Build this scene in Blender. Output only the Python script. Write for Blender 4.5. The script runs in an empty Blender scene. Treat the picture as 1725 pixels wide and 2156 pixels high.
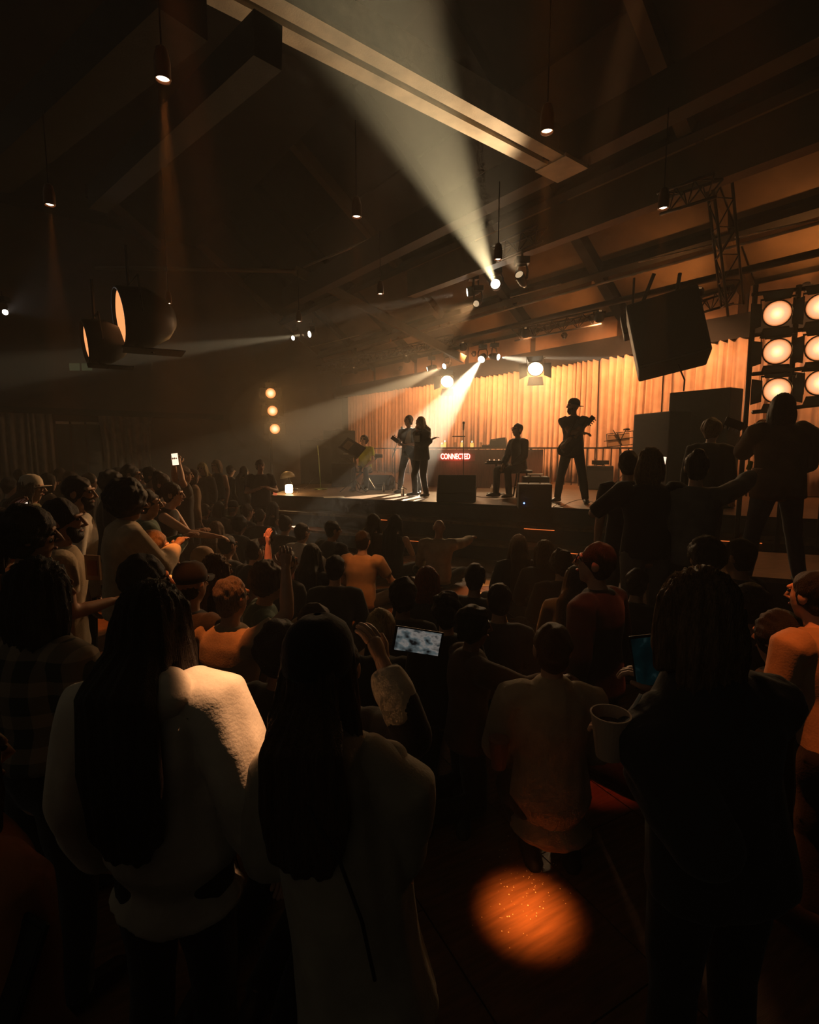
import bpy, bmesh, math, random
import numpy as np
from mathutils import Vector, Matrix, Euler

# ------------------------------------------------------------------ camera, world, exposure
SC = bpy.context.scene
COL = SC.collection
H = 1.85                      # eye height
FPX = 1100.0                  # focal length in pixels of the 1725 x 2156 frame
PITCH = math.atan(133.0 / FPX)
CW, CH = 1725.0, 2156.0
cam_d = bpy.data.cameras.new('camera')
cam_d.sensor_fit = 'HORIZONTAL'; cam_d.sensor_width = 36.0
cam_d.lens = 36.0 * FPX / CW
cam_d.clip_start = 0.05; cam_d.clip_end = 200
cam = bpy.data.objects.new('camera', cam_d); COL.objects.link(cam)
cam.location = (0, 0, H); cam.rotation_euler = (math.pi / 2 - PITCH, 0, 0)
SC.camera = cam
w = bpy.data.worlds.new('world'); SC.world = w; w.use_nodes = True
w.node_tree.nodes['Background'].inputs[0].default_value = (0.62, 0.56, 0.43, 1)
w.node_tree.nodes['Background'].inputs[1].default_value = 0.052  # dim ambient fill added to lift the foreground, no actual source
SC.view_settings.view_transform = 'Standard'
try: SC.view_settings.look = 'None'
except Exception: pass
SC.view_settings.exposure = 0.0
SC.view_settings.gamma = 1.0
SC.view_settings.use_curve_mapping = False
cy = SC.cycles
cy.use_denoising = True
cy.max_bounces = 4; cy.diffuse_bounces = 2; cy.glossy_bounces = 1
cy.use_adaptive_sampling = True; cy.adaptive_threshold = 0.06; cy.adaptive_min_samples = 12
cy.transmission_bounces = 4; cy.volume_bounces = 0; cy.transparent_max_bounces = 8
cy.sample_clamp_indirect = 4.0
cy.caustics_reflective = False; cy.caustics_refractive = False
HAZE_DENSITY = 0.010

# ------------------------------------------------------------------ places
random.seed(7); RNG = np.random.default_rng(7)
R = math.radians
cp, sp = math.cos(PITCH), math.sin(PITCH)
def ray(px, py):
    u = (px - CW / 2) / FPX; v = (CH / 2 - py) / FPX
    return Vector((u, cp + v * sp, -sp + v * cp))
def P(px, py, d):                                   # a point of the room at distance d ahead
    r = ray(px, py); return Vector((0, 0, H)) + r * (d / r.y)
def G(px, py, z):                                   # where a sight line meets a level
    r = ray(px, py); return Vector((0, 0, H)) + r * ((z - H) / r.z)
C0 = Vector((-3.4, 26.6, 0))                        # far corner of the hall
A = Vector((-0.6115, 0.7912, 0)); B = Vector((0.7912, 0.6115, 0))
def RM(t, q, z): return C0 - A * t - B * q + Vector((0, 0, z))
def PQ(px, py, q):                                  # sight line meets the plane q in front of the stage curtain
    r = ray(px, py); n = B
    s = (-q - (Vector((0, 0, H)) - C0).dot(n)) / r.dot(n)
    return Vector((0, 0, H)) + r * s
def PL(px, py, off=0.0):                            # the same for the left wall
    r = ray(px, py); s = (-off - (Vector((0, 0, H)) - C0).dot(A)) / r.dot(A)
    return Vector((0, 0, H)) + r * s
STAGE = 0.85
ROT_A = math.atan2(-A.y, -A.x)                      # heading of the stage wall

# ------------------------------------------------------------------ mesh helper
class MB:
    def __init__(s): s.v = []; s.f = []
    def add(s, vs, fs):
        o = len(s.v); s.v += [tuple(x) for x in vs]; s.f += [tuple(i + o for i in f) for f in fs]; return s
    def box(s, c, size, rot=None):
        c = Vector(c); sx, sy, sz = [k / 2 for k in size]
        vs = [Vector((x, y, z)) for x in (-sx, sx) for y in (-sy, sy) for z in (-sz, sz)]
        if rot is not None: vs = [rot @ v for v in vs]
        return s.add([c + v for v in vs], [(0,1,3,2),(4,6,7,5),(0,4,5,1),(2,3,7,6),(0,2,6,4),(1,5,7,3)])
    def beam(s, p0, p1, wd, ht, up=(0,0,1)):
        p0 = Vector(p0); p1 = Vector(p1); d = p1 - p0
        m = frame(d, up)
        return s.box((p0 + p1) / 2, (wd, ht, d.length), m)
    def loft(s, cs, rs, side=None, n=12, cap=0.8):
        cs = [Vector(c) for c in cs]; k = len(cs)
        rs = [(r, r) if not isinstance(r, (tuple, list)) else r for r in rs]
        rings = []
        tan = []
        for i in range(k):
            a = cs[max(i-1, 0)]; b = cs[min(i+1, k-1)]; d = b - a
            tan.append(d.normalized() if d.length > 1e-9 else Vector((0,0,1)))
        if side is None: side = Vector((1,0,0)) if abs(tan[0].x) < 0.9 else Vector((0,1,0))
        side = Vector(side)
        def ring(c, t, rx, ry):
            nonlocal side
            x = side - t * side.dot(t)
            if x.length < 1e-5: x = t.orthogonal()
            x.normalize(); y = t.cross(x); side = x
            return [c + x * (rx * math.cos(2*math.pi*j/n)) + y * (ry * math.sin(2*math.pi*j/n)) for j in range(n)]
        if cap:
            rm = min(rs[0]) * cap
            for ph in (60, 30):
                rings.append(ring(cs[0] - tan[0]*rm*math.sin(R(ph)), tan[0], rs[0][0]*math.cos(R(ph)), rs[0][1]*math.cos(R(ph))))
        for c, t, r in zip(cs, tan, rs): rings.append(ring(c, t, r[0], r[1]))
        if cap:
            rm = min(rs[-1]) * cap
            for ph in (30, 60):
                rings.append(ring(cs[-1] + tan[-1]*rm*math.sin(R(ph)), tan[-1], rs[-1][0]*math.cos(R(ph)), rs[-1][1]*math.cos(R(ph))))
        vs = [v for r in rings for v in r]; fs = []
        for i in range(len(rings)-1):
            for j in range(n):
                fs.append((i*n+j, i*n+(j+1)%n, (i+1)*n+(j+1)%n, (i+1)*n+j))
        fs.append(tuple(reversed(range(n)))); fs.append(tuple(range((len(rings)-1)*n, len(rings)*n)))
        return s.add(vs, fs)
    def tube(s, pts, r, n=8): return s.loft(pts, [r]*len(pts), n=n, cap=0)
    def cyl(s, p0, p1, r0, r1=None, n=16): return s.loft([p0, p1], [r0, r0 if r1 is None else r1], n=n, cap=0)
    def ball(s, c, r, m=None, nu=12, nv=8):
        c = Vector(c); r = (r, r, r) if not isinstance(r, (tuple, list)) else r
        vs = []; fs = []
        for i in range(1, nv):
            th = math.pi*i/nv
            for j in range(nu):
                ph = 2*math.pi*j/nu
                v = Vector((r[0]*math.sin(th)*math.cos(ph), r[1]*math.sin(th)*math.sin(ph), r[2]*math.cos(th)))
                vs.append(c + (m @ v if m is not None else v))
        t = Vector((0,0,r[2])); vs.append(c + (m @ t if m is not None else t)); vs.append(c - (m @ t if m is not None else t))
        for i in range(nv-2):
            for j in range(nu): fs.append((i*nu+j, (i+1)*nu+j, (i+1)*nu+(j+1)%nu, i*nu+(j+1)%nu))
        T = len(vs)-2
        for j in range(nu):
            fs.append((T, j, (j+1)%nu)); fs.append((T+1, (nv-2)*nu+(j+1)%nu, (nv-2)*nu+j))
        return s.add(vs, fs)
    def lathe(s, prof, c=(0,0,0), m=None, n=20, closed=False):
        c = Vector(c); vs = []; fs = []
        for (r, z) in prof:
            for j in range(n):
                v = Vector((r*math.cos(2*math.pi*j/n), r*math.sin(2*math.pi*j/n), z))
                vs.append(c + (m @ v if m is not None else v))
        for i in range(len(prof)-1):
            for j in range(n): fs.append((i*n+j, i*n+(j+1)%n, (i+1)*n+(j+1)%n, (i+1)*n+j))
        if not closed:
            fs.append(tuple(reversed(range(n)))); fs.append(tuple(range((len(prof)-1)*n, len(prof)*n)))
        else:
            for j in range(n): fs.append(((len(prof)-1)*n+j, (len(prof)-1)*n+(j+1)%n, (j+1)%n, j))
        return s.add(vs, fs)
    def prism(s, poly, z0, z1):                     # polygon in plan, extruded upward
        k = len(poly); vs = [(p[0], p[1], z0) for p in poly] + [(p[0], p[1], z1) for p in poly]
        fs = [tuple(reversed(range(k))), tuple(range(k, 2*k))] + [(i, (i+1)%k, k+(i+1)%k, k+i) for i in range(k)]
        return s.add(vs, fs)
    def extrude(s, poly, o, ux, uy, d):             # polygon drawn in ux/uy, pushed along d
        k = len(poly); o = Vector(o); ux = Vector(ux); uy = Vector(uy); d = Vector(d)
        vs = [o + ux*p[0] + uy*p[1] for p in poly]; vs += [v + d for v in vs]
        fs = [tuple(reversed(range(k))), tuple(range(k, 2*k))] + [(i, (i+1)%k, k+(i+1)%k, k+i) for i in range(k)]
        return s.add(vs, fs)
def frame(d, up=(0,0,1)):                           # matrix whose z runs along d
    z = Vector(d).normalized(); up = Vector(up)
    if abs(z.dot(up.normalized())) > 0.98: up = Vector((0,1,0))
    x = up.cross(z).normalized(); y = z.cross(x)
    return Matrix((x, y, z)).transposed()
def rz(deg): return Matrix.Rotation(R(deg), 3, 'Z')

def mesh(name, mb, smooth=False):
    me = bpy.data.meshes.new(name); me.from_pydata(mb.v, [], mb.f); me.update()
    if smooth: me.polygons.foreach_set('use_smooth', [True]*len(me.polygons))
    return me
def fix_normals(me):
    bm = bmesh.new(); bm.from_mesh(me); bmesh.ops.recalc_face_normals(bm, faces=bm.faces); bm.to_mesh(me); bm.free()
def tag(o, label=None, cat=None, group=None, kind=None):
    if label: o['label'] = label
    if cat: o['category'] = cat
    if group: o['group'] = group
    if kind: o['kind'] = kind
    return o
def thing(name, label, cat, loc=(0,0,0), group=None, kind=None):
    o = bpy.data.objects.new(name, None); COL.objects.link(o); o.location = loc; o.empty_display_size = 0.1
    return tag(o, label, cat, group, kind)
def bevel(o, wd=0.01, seg=2):
    m = o.modifiers.new('bevel', 'BEVEL'); m.width = wd; m.segments = seg; m.limit_method = 'ANGLE'
    return o
def obj(name, mb, mat, parent=None, smooth=False, bev=0, loc=None, fix=True):
    """mb in room coordinates; becomes one mesh object, placed under its thing"""
    me = mb if isinstance(mb, bpy.types.Mesh) else mesh(name, mb, smooth)
    if fix and not isinstance(mb, bpy.types.Mesh): fix_normals(me)
    o = bpy.data.objects.new(name, me); COL.objects.link(o)
    if mat is not None and not me.materials: me.materials.append(mat)
    if parent is not None:
        base = Vector((0,0,0)); p = parent
        while p is not None: base += Vector(p.location); p = p.parent
        o.parent = parent
        me.transform(Matrix.Translation(-base)) if not isinstance(mb, bpy.types.Mesh) else None
        if loc is not None: o.location = Vector(loc) - base
    else:
        if loc is None:
            xs = np.array(mb.v); loc = Vector((xs[:,0].mean(), xs[:,1].mean(), xs[:,2].min()))
        me.transform(Matrix.Translation(-Vector(loc))); o.location = loc
    if bev: bevel(o, bev)
    return o

# ------------------------------------------------------------------ materials
MATS = {}
def mat(name, col, rough=0.6, metal=0.0, noise=0.0, nscale=8.0, bump=0.0, bscale=60.0, stretch=(1,1,1), spec=0.4, trans=0.0, ior=1.45, emit=None, estr=0.0, coat=0.0, sheen=0.0, alpha=None):
    if name in MATS: return MATS[name]
    m = bpy.data.materials.new(name); m.use_nodes = True; nt = m.node_tree; b = nt.nodes['Principled BSDF']
    b.inputs['Base Color'].default_value = (*col, 1); b.inputs['Roughness'].default_value = rough
    b.inputs['Metallic'].default_value = metal; b.inputs['Specular IOR Level'].default_value = spec
    b.inputs['Transmission Weight'].default_value = trans; b.inputs['IOR'].default_value = ior
    b.inputs['Coat Weight'].default_value = coat
    b.inputs['Sheen Weight'].default_value = sheen
    if emit: b.inputs['Emission Color'].default_value = (*emit, 1); b.inputs['Emission Strength'].default_value = estr
    if noise or bump:
        tc = nt.nodes.new('ShaderNodeTexCoord'); mp = nt.nodes.new('ShaderNodeMapping'); mp.inputs['Scale'].default_value = stretch
        nt.links.new(tc.outputs['Object'], mp.inputs['Vector'])
        if noise:
            n = nt.nodes.new('ShaderNodeTexNoise'); n.inputs['Scale'].default_value = nscale; n.inputs['Detail'].default_value = 5
            nt.links.new(mp.outputs['Vector'], n.inputs['Vector'])
            r = nt.nodes.new('ShaderNodeValToRGB')
            r.color_ramp.elements[0].position = 0.3; r.color_ramp.elements[1].position = 0.7
            r.color_ramp.elements[0].color = (*[max(0, c*(1-noise)) for c in col], 1)
            r.color_ramp.elements[1].color = (*[min(1, c*(1+noise)) for c in col], 1)
            nt.links.new(n.outputs['Fac'], r.inputs['Fac']); nt.links.new(r.outputs['Color'], b.inputs['Base Color'])
        if bump:
            n2 = nt.nodes.new('ShaderNodeTexNoise'); n2.inputs['Scale'].default_value = bscale; n2.inputs['Detail'].default_value = 3
            nt.links.new(mp.outputs['Vector'], n2.inputs['Vector'])
            bp = nt.nodes.new('ShaderNodeBump'); bp.inputs['Strength'].default_value = bump; bp.inputs['Distance'].default_value = 0.02
            nt.links.new(n2.outputs['Fac'], bp.inputs['Height']); nt.links.new(bp.outputs['Normal'], b.inputs['Normal'])
    MATS[name] = m
    return m
def emis(name, col, s, sample=False):
    if name in MATS: return MATS[name]
    m = bpy.data.materials.new(name); m.use_nodes = True; nt = m.node_tree; nt.nodes.clear()
    e = nt.nodes.new('ShaderNodeEmission'); o = nt.nodes.new('ShaderNodeOutputMaterial')
    e.inputs[0].default_value = (*col, 1); e.inputs[1].default_value = s
    nt.links.new(e.outputs[0], o.inputs[0])
    if not sample: m.cycles.emission_sampling = 'NONE'
    MATS[name] = m
    return m
def lens_mat(name, stops, s):                       # a lamp glass: bright filament in the middle, amber towards the rim
    if name in MATS: return MATS[name]
    m = bpy.data.materials.new(name); m.use_nodes = True; nt = m.node_tree; nt.nodes.clear()
    e = nt.nodes.new('ShaderNodeEmission'); o = nt.nodes.new('ShaderNodeOutputMaterial')
    tc = nt.nodes.new('ShaderNodeTexCoord'); g = nt.nodes.new('ShaderNodeVectorMath'); g.operation = 'LENGTH'
    nt.links.new(tc.outputs['Object'], g.inputs[0]); r = nt.nodes.new('ShaderNodeValToRGB')
    mul = nt.nodes.new('ShaderNodeMath'); mul.operation = 'MULTIPLY'; mul.inputs[1].default_value = s[1]
    nt.links.new(g.outputs['Value'], mul.inputs[0]); nt.links.new(mul.outputs[0], r.inputs['Fac'])
    while len(r.color_ramp.elements) < len(stops): r.color_ramp.elements.new(0.5)
    for el, (p, c) in zip(r.color_ramp.elements, stops): el.position = p; el.color = (*c, 1)
    nt.links.new(r.outputs['Color'], e.inputs[0]); e.inputs[1].default_value = s[0]
    nt.links.new(e.outputs[0], o.inputs[0]); m.cycles.emission_sampling = 'NONE'
    MATS[name] = m
    return m
M_BLACK = mat('black_metal', (0.012,0.011,0.010), 0.5, 0.6, noise=0.3)
M_BLACKP = mat('black_paint', (0.010,0.010,0.010), 0.75, noise=0.3, bump=0.1)
M_STEEL = mat('dark_steel', (0.035,0.030,0.026), 0.45, 0.7, noise=0.4)
M_CHROME = mat('chrome', (0.5,0.48,0.45), 0.25, 1.0)
M_BEAM = mat('painted_beam', (0.58,0.48,0.35), 0.7, noise=0.25, nscale=3, bump=0.1)
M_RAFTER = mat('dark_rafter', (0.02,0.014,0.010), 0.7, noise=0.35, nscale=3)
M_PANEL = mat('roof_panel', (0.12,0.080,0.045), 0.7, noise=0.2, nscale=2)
M_PLASTER = mat('eave_plaster', (0.34,0.20,0.11), 0.85, noise=0.15, nscale=3)
M_WALL = mat('dark_wall', (0.055,0.034,0.022), 0.85, noise=0.25, nscale=1.5)
M_WALLD = mat('black_wall', (0.020,0.019,0.016), 0.9, noise=0.3, nscale=1.5)
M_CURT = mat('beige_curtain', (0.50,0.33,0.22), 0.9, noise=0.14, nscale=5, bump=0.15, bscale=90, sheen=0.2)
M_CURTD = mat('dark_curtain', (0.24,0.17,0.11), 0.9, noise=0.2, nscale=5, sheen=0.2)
M_DECK = mat('stage_deck', (0.13,0.075,0.038), 0.42, noise=0.35, nscale=6, stretch=(1,6,1), bump=0.08)
M_FASCIA = mat('stage_fascia', (0.03,0.021,0.015), 0.7, noise=0.3)
M_FLOOR = mat('floor_wood', (0.16,0.075,0.035), 0.42, noise=0.3, nscale=5, stretch=(1,9,1), bump=0.12, bscale=40)
M_PAPER = mat('paper', (0.62,0.56,0.45), 0.8, noise=0.06)
M_GLASS = mat('clear_glass', (0.9,0.9,0.86), 0.06, trans=0.92, ior=1.3)
M_TAN = mat('tan_card', (0.35,0.22,0.12), 0.8, noise=0.15)

def light(kind, name, loc, aim, col, power, size=60, blend=0.3, radius=0.05, parent=None):
    ld = bpy.data.lights.new(name, kind); ld.energy = power; ld.color = col
    if kind == 'SPOT': ld.spot_size = R(size); ld.spot_blend = blend
    ld.shadow_soft_size = radius
    o = bpy.data.objects.new(name, ld); COL.objects.link(o)
    base = Vector((0,0,0))
    if parent is not None:
        o.parent = parent; p = parent
        while p is not None: base += Vector(p.location); p = p.parent
    o.location = Vector(loc) - base
    if aim is not None: o.rotation_euler = (Vector(aim) - Vector(loc)).to_track_quat('-Z', 'Y').to_euler()
    return o

# ================================================================== THE HALL
def struct(name, mb, m, parent=None, smooth=False):
    o = obj(name, mb, m, parent, smooth)
    if parent is None: o['kind'] = 'structure'
    return o
# floor: a dark slab with separate wooden boards laid on it where the hall floor shows
fl = struct('floor', MB().prism([tuple(RM(-1,-1,0)[:2]), tuple(RM(-1,34,0)[:2]), tuple(RM(36,34,0)[:2]), tuple(RM(36,-1,0)[:2])], -0.12, -0.024), M_FASCIA)
BW, BL = 0.62, 1.25
ba = R(28)
bx = Vector((math.cos(ba), math.sin(ba), 0)); by = Vector((-math.sin(ba), math.cos(ba), 0))
bmesh_board = mesh('board', MB().box((0,0,-0.012), (BW-0.006, BL-0.006, 0.024))); bmesh_board.materials.append(M_FLOOR)
org = Vector((0.33, 2.05, 0))
nb = 0
for i in range(-10, 15):
    for j in range(-8, 9):
        c = org + bx*(i*BW) + by*(j*BL + (0.5*BL if i % 2 else 0))
        if not (0.9 < c.y < 9.5 and abs(c.x) < 0.85*c.y + 0.6): continue
        o = bpy.data.objects.new('board', bmesh_board); COL.objects.link(o); o.parent = fl
        o.location = c - Vector(fl.location) + Vector((0,0,0.0)); o.rotation_euler = (0,0,ba); nb += 1
# walls
def wallbox(p0, p1, z0, z1, th, nrm):
    p0 = Vector(p0); p1 = Vector(p1); n = Vector(nrm)*th
    return MB().prism([p0[:2], p1[:2], (p1+n)[:2], (p0+n)[:2]], z0, z1)
struct('wall_stage', wallbox(RM(-0.5,0,0), RM(34,0,0), 0, 5.5, 0.25, B), M_WALL)
wl = struct('wall_left', wallbox(RM(0,0,0), RM(0,19,0), 0, 10.4, 0.25, A), M_WALL)
struct('wall_right', wallbox(RM(30,0,0), RM(30,16,0), 0, 10.4, 0.25, -A), M_WALLD)  # side walls cut short so the ambient fill can enter
# plaster strip between the curtain header and the eave, in bays
hz = H + 2.45
hd = struct('trim_1', wallbox(RM(0,0.42,0), RM(30,0.42,0), hz, H+2.98, 0.10, B), M_BLACKP)
for k in range(10):
    struct('trim_%d' % (k+2), wallbox(RM(k*3.0+0.12,0.05,0), RM(k*3.0+2.88,0.05,0), H+2.9, H+3.62, 0.06, B), M_PLASTER)
# pitched roof: rises from the eave towards the hall
EA = 3.55; SL = 0.70; QR = 7.0
def roof(t, q, dz=0.0): return RM(t, q, H + EA + SL*q + dz)
rf = struct('ceiling', MB().add([roof(-0.5,-0.3,0.28), roof(34,-0.3,0.28), roof(34,QR,0.28), roof(-0.5,QR,0.28)] + [roof(-0.5,-0.3,0.5), roof(34,-0.3,0.5), roof(34,QR,0.5), roof(-0.5,QR,0.5)],
            [(0,1,2,3),(7,6,5,4),(0,4,5,1),(1,5,6,2),(2,6,7,3),(3,7,4,0)]), M_RAFTER)
roofs = Vector((-B.x, -B.y, SL)).normalized()
rn = (-A).cross(roofs).normalized()
for k in range(11):                                     # rafters running up the slope
    mb = MB().beam(roof(k*3.0,-0.2,0.14), roof(k*3.0,QR,0.14), 0.26, 0.34, up=rn)
    obj('rafter', mb, M_BLACKP if k % 3 else M_PANEL, rf)
for k in range(10):                                     # panels between them, in three rises
    for (qa, qb) in ((0.05, 1.15), (1.35, 3.0), (3.2, 4.9)):
        t0, t1 = k*3.0+0.2, k*3.0+2.8
        d0, d1 = 0.16, 0.22
        mb = MB().add([roof(t0,qa,d0), roof(t1,qa,d0), roof(t1,qb,d0), roof(t0,qb,d0), roof(t0,qa,d1), roof(t1,qa,d1), roof(t1,qb,d1), roof(t0,qb,d1)],
                      [(0,1,2,3),(7,6,5,4),(0,4,5,1),(1,5,6,2),(2,6,7,3),(3,7,4,0)])
        obj('panel', mb, M_PANEL if qa < 3 else M_RAFTER, rf)  # top rise coloured dark to stand in for the unlit upper roof
for (q, dz) in ((1.25, 0.02), (3.1, 0.02)):             # purlins along the roof
    obj('purlin', MB().beam(roof(-0.3,q,dz), roof(33,q,dz), 0.18, 0.26, up=rn), M_BLACKP, rf)
# plaster face on the purlin risers
for k in range(10):
    obj('riser', MB().beam(roof(k*3.0+0.25,1.10,-0.02), roof(k*3.0+2.75,1.10,-0.02), 0.03, 0.20, up=(0,0,1)), M_PLASTER, rf)
# dark flat ceiling over the audience
cz = H + 8.2
struct('ceiling', MB().prism([RM(-0.5,QR-0.3,0)[:2], RM(34,QR-0.3,0)[:2], RM(34,17,0)[:2], RM(-0.5,17,0)[:2]], cz, cz+0.2), M_WALLD)  # ends early behind the camera to admit the ambient fill

# main double beam (pale, lit from the stage), its end plate and the girder it carries
pe = P(1158, 340, 8.25); zb = pe.z
pn = pe - B*6.6
mbm = thing('roof_beam', 'long pale double steel beam crossing the ceiling above the audience', 'beam', pn)
for sgn in (-1, 1):
    off = A * (0.145*sgn)
    obj('flange', MB().beam(pn+off, pe+off, 0.20, 0.045, up=(0,0,1)), M_BEAM, mbm)
    obj('web', MB().beam(pn+off+Vector((0,0,0.22)), pe+off+Vector((0,0,0.22)), 0.03, 0.40, up=(0,0,1)), M_BEAM, mbm)
obj('end_plate', MB().box(pe + B*0.28 + Vector((0,0,-0.01)), (0.55,0.55,0.05), rz(math.degrees(math.atan2(B.y,B.x)))), M_BEAM, mbm)
def rbeam(name, label, p0, p1, wd, ht, m, cat='beam'):
    o = obj(name, MB().beam(p0, p1, wd, ht), m); tag(o, label, cat); return o
q1 = -(pe - C0).dot(B)
t1 = -(pe - C0).dot(A)
rbeam('girder', 'dark deep girder under the end of the pale double beam', RM(t1-10, q1-0.45, zb+0.30), RM(t1+9, q1-0.45, zb+0.30), 0.3, 0.55, M_RAFTER)
gp = PQ(1725, 255, 5.0); gt = -(gp-C0).dot(A)
rbeam('girder', 'brown boxed girder high on the right behind the dark girder', RM(gt-8.5, 5.0, gp.z), RM(gt+6, 5.0, gp.z), 0.25, 0.62, M_PANEL)
def pipe(name, label, p0, p1, r, m, cat='pipe'):
    o = obj(name, MB().tube([p0, p1], r, 8), m, smooth=True); tag(o, label, cat); return o
# thin pipes and rails seen against the roof
pipe('lighting_bar', 'thin pale pipe running left from the end plate of the pale beam', PQ(1140,357,q1-1.0), PQ(640,562,q1-1.0), 0.035, M_BEAM)
pipe('lighting_bar', 'dark lighting rail under the eave, the longest, crossing behind the hung loudspeaker', RM(4,1.55,H+3.55), RM(27,1.55,H+3.55), 0.075, M_BLACK)
pipe('lighting_bar', 'slim pale rail just above the dark eave rail', RM(7,1.9,H+3.95), RM(27,1.9,H+3.95), 0.03, M_BEAM)
pipe('lighting_bar', 'faint thin pipe at far left above the flood lamps', P(200,563,14), P(622,571,14), 0.05, M_PANEL)
rbeam('roof_brace', 'sloping pale brace above the left moving lights', P(620,568,15), P(978,757,16.5), 0.14, 0.22, M_PANEL)
rbeam('roof_brace', 'dark diagonal roof brace high at the upper left', P(565,85,5.2), P(205,420,9.5), 0.28, 0.36, M_BLACKP)
rbeam('roof_brace', 'outermost dark diagonal roof brace in the upper left corner', P(385,-10,4.6), P(-20,360,7.5), 0.42, 0.42, M_BLACKP)
rbeam('roof_brace', 'dark slanting brace below the diagonal at the left', P(190,400,10), P(330,520,12), 0.2, 0.22, M_BLACKP)

for (x0,y0,x1,y1,lab) in ((1345,552,1500,515,'thin pale rod on the roof left of the slanting truss'),(1548,500,1722,462,'thin pale rod on the roof right of the slanting truss'),(1075,626,1182,598,'thin pale rod on the roof right of the brightest moving light'),(655,730,756,706,'thin pale rod on the roof above the left stage truss')):
    pipe('rod', lab, PQ(x0,y0,2.1), PQ(x1,y1,2.1), 0.018, M_BEAM)  # thin rods in pale beam paint under the roof panels
# lattice trusses
brace_cache = {}
def truss(label, p0, p1, sz=0.30, step=0.42, r=0.024, m=M_STEEL, roll=0.0):
    p0 = Vector(p0); p1 = Vector(p1); d = p1 - p0; Fm = frame(d)
    x = Fm.col[0]; y = Fm.col[1]; L = d.length; z = d.normalized()
    t = thing('lighting_truss', label, 'truss', (p0+p1)/2)
    offs = [x*(-sz/2)+y*(sz/2), x*(sz/2)+y*(sz/2), y*(-sz/2)]
    for o_ in offs: obj('chord', MB().tube([p0+o_, p1+o_], r, 6), m, t, smooth=True)
    n = max(3, int(L/step)); 
    for i in range(n):
        a0 = p0 + z*(L*i/n); a1 = p0 + z*(L*(i+1)/n); am = (a0+a1)/2
        for o_ in (offs[0], offs[1]):
            obj('brace', MB().tube([a0+o_, am+offs[2], a1+o_], r*0.55, 5), m, t, smooth=True)
        if i % 2 == 0: obj('brace', MB().tube([a0+offs[0], a1+offs[1]], r*0.55, 5), m, t, smooth=True)
    return t
truss('lattice truss over the left half of the stage', PQ(672,778,2.0), PQ(962,716,2.0))
truss('lattice truss over the stage right of the bright flood lamps', PQ(1085,706,2.0), PQ(1268,668,2.0))
truss('short lattice truss high right beside a downlight', PQ(1392,432,5.5), PQ(1512,392,5.5), 0.26, 0.34)
truss('short dark lattice truss above the brightest moving light', PQ(1045,536,5.5), PQ(1142,492,5.5), 0.26, 0.34)
truss('slanting lattice truss tower at the right above the hung loudspeaker', P(1507,372,8.5), P(1538,655,9.6), 0.34, 0.40)
truss('pale lattice truss behind the hung loudspeaker', PQ(1452,652,2.6), PQ(1545,624,2.6), 0.26, 0.34)

# ------------------------------------------------------------------ curtains
def curtain(name, label, fpos, length, z0, z1, m, nrm, pleat=0.26, amp=0.075, seed=0, group=None, gather=0.0):
    rg = random.Random(seed)
    knots = [0.0]
    while knots[-1] < length: knots.append(knots[-1] + pleat*rg.uniform(0.6,1.45))
    sc_ = length/knots[-1]; us = []; offs = []
    for i in range(len(knots)-1):
        a_ = amp*rg.uniform(0.55,1.25)
        for j in range(8):
            f = j/8.0; us.append((knots[i]+(knots[i+1]-knots[i])*f)*sc_); offs.append(a_*math.cos(2*math.pi*f)+0.012*math.sin(6*math.pi*f))
    us.append(length); offs.append(offs[0])
    rows = 7; mb = MB(); n = len(us)
    vs = []; fs = []
    for layer in (0, 1):
        for r_ in range(rows):
            g = r_/(rows-1); z = z0+(z1-z0)*g
            for u, o_ in zip(us, offs):
                uu = length/2+(u-length/2)*(1-gather*math.sin(math.pi*g)*0.5)
                p = fpos(uu) + Vector(nrm)*(o_*(0.75+0.5*(1-g)) + 0.016*math.sin(u*3.1+g*4) - 0.012*layer); vs.append((p.x, p.y, z))
    N = rows*n
    for r_ in range(rows-1):
        for j in range(n-1):
            a = r_*n+j; fs.append((a, a+1, a+n+1, a+n)); fs.append((N+a+n, N+a+n+1, N+a+1, N+a))
    for j in range(n-1):
        fs.append((j+1, j, N+j, N+j+1)); a = (rows-1)*n+j; fs.append((a, a+1, N+a+1, N+a))
    mb.add(vs, fs)
    o = obj(name, mb, m, smooth=True, fix=False); tag(o, label, 'curtain', group); return o
clabels = ['dim far left panel of pleated stage curtain beside the keyboard player', 'pleated beige curtain panel behind the guitarist and the blond singer', 'pleated curtain panel behind the counter with the red neon sign',
           'bright pleated curtain panel behind the man in glasses on the stool', 'pleated curtain panel behind the standing bass player', 'bright pleated curtain panel above the stepped black screens', 'rightmost pleated curtain panel beside the lamp tower']
edges = [1.2, 5.6, 9.4, 12.2, 14.6, 16.4, 18.3, 24.0]
for k in range(7):
    L_ = edges[k+1]-edges[k]-0.04
    curtain('stage_curtain', clabels[k], lambda u, k=k: RM(edges[k]+u, 0.35, 0), L_, STAGE+0.02, H+2.46, M_CURT, B, 0.21, 0.105, seed=20+k, group='panels of the stage curtain')
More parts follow.
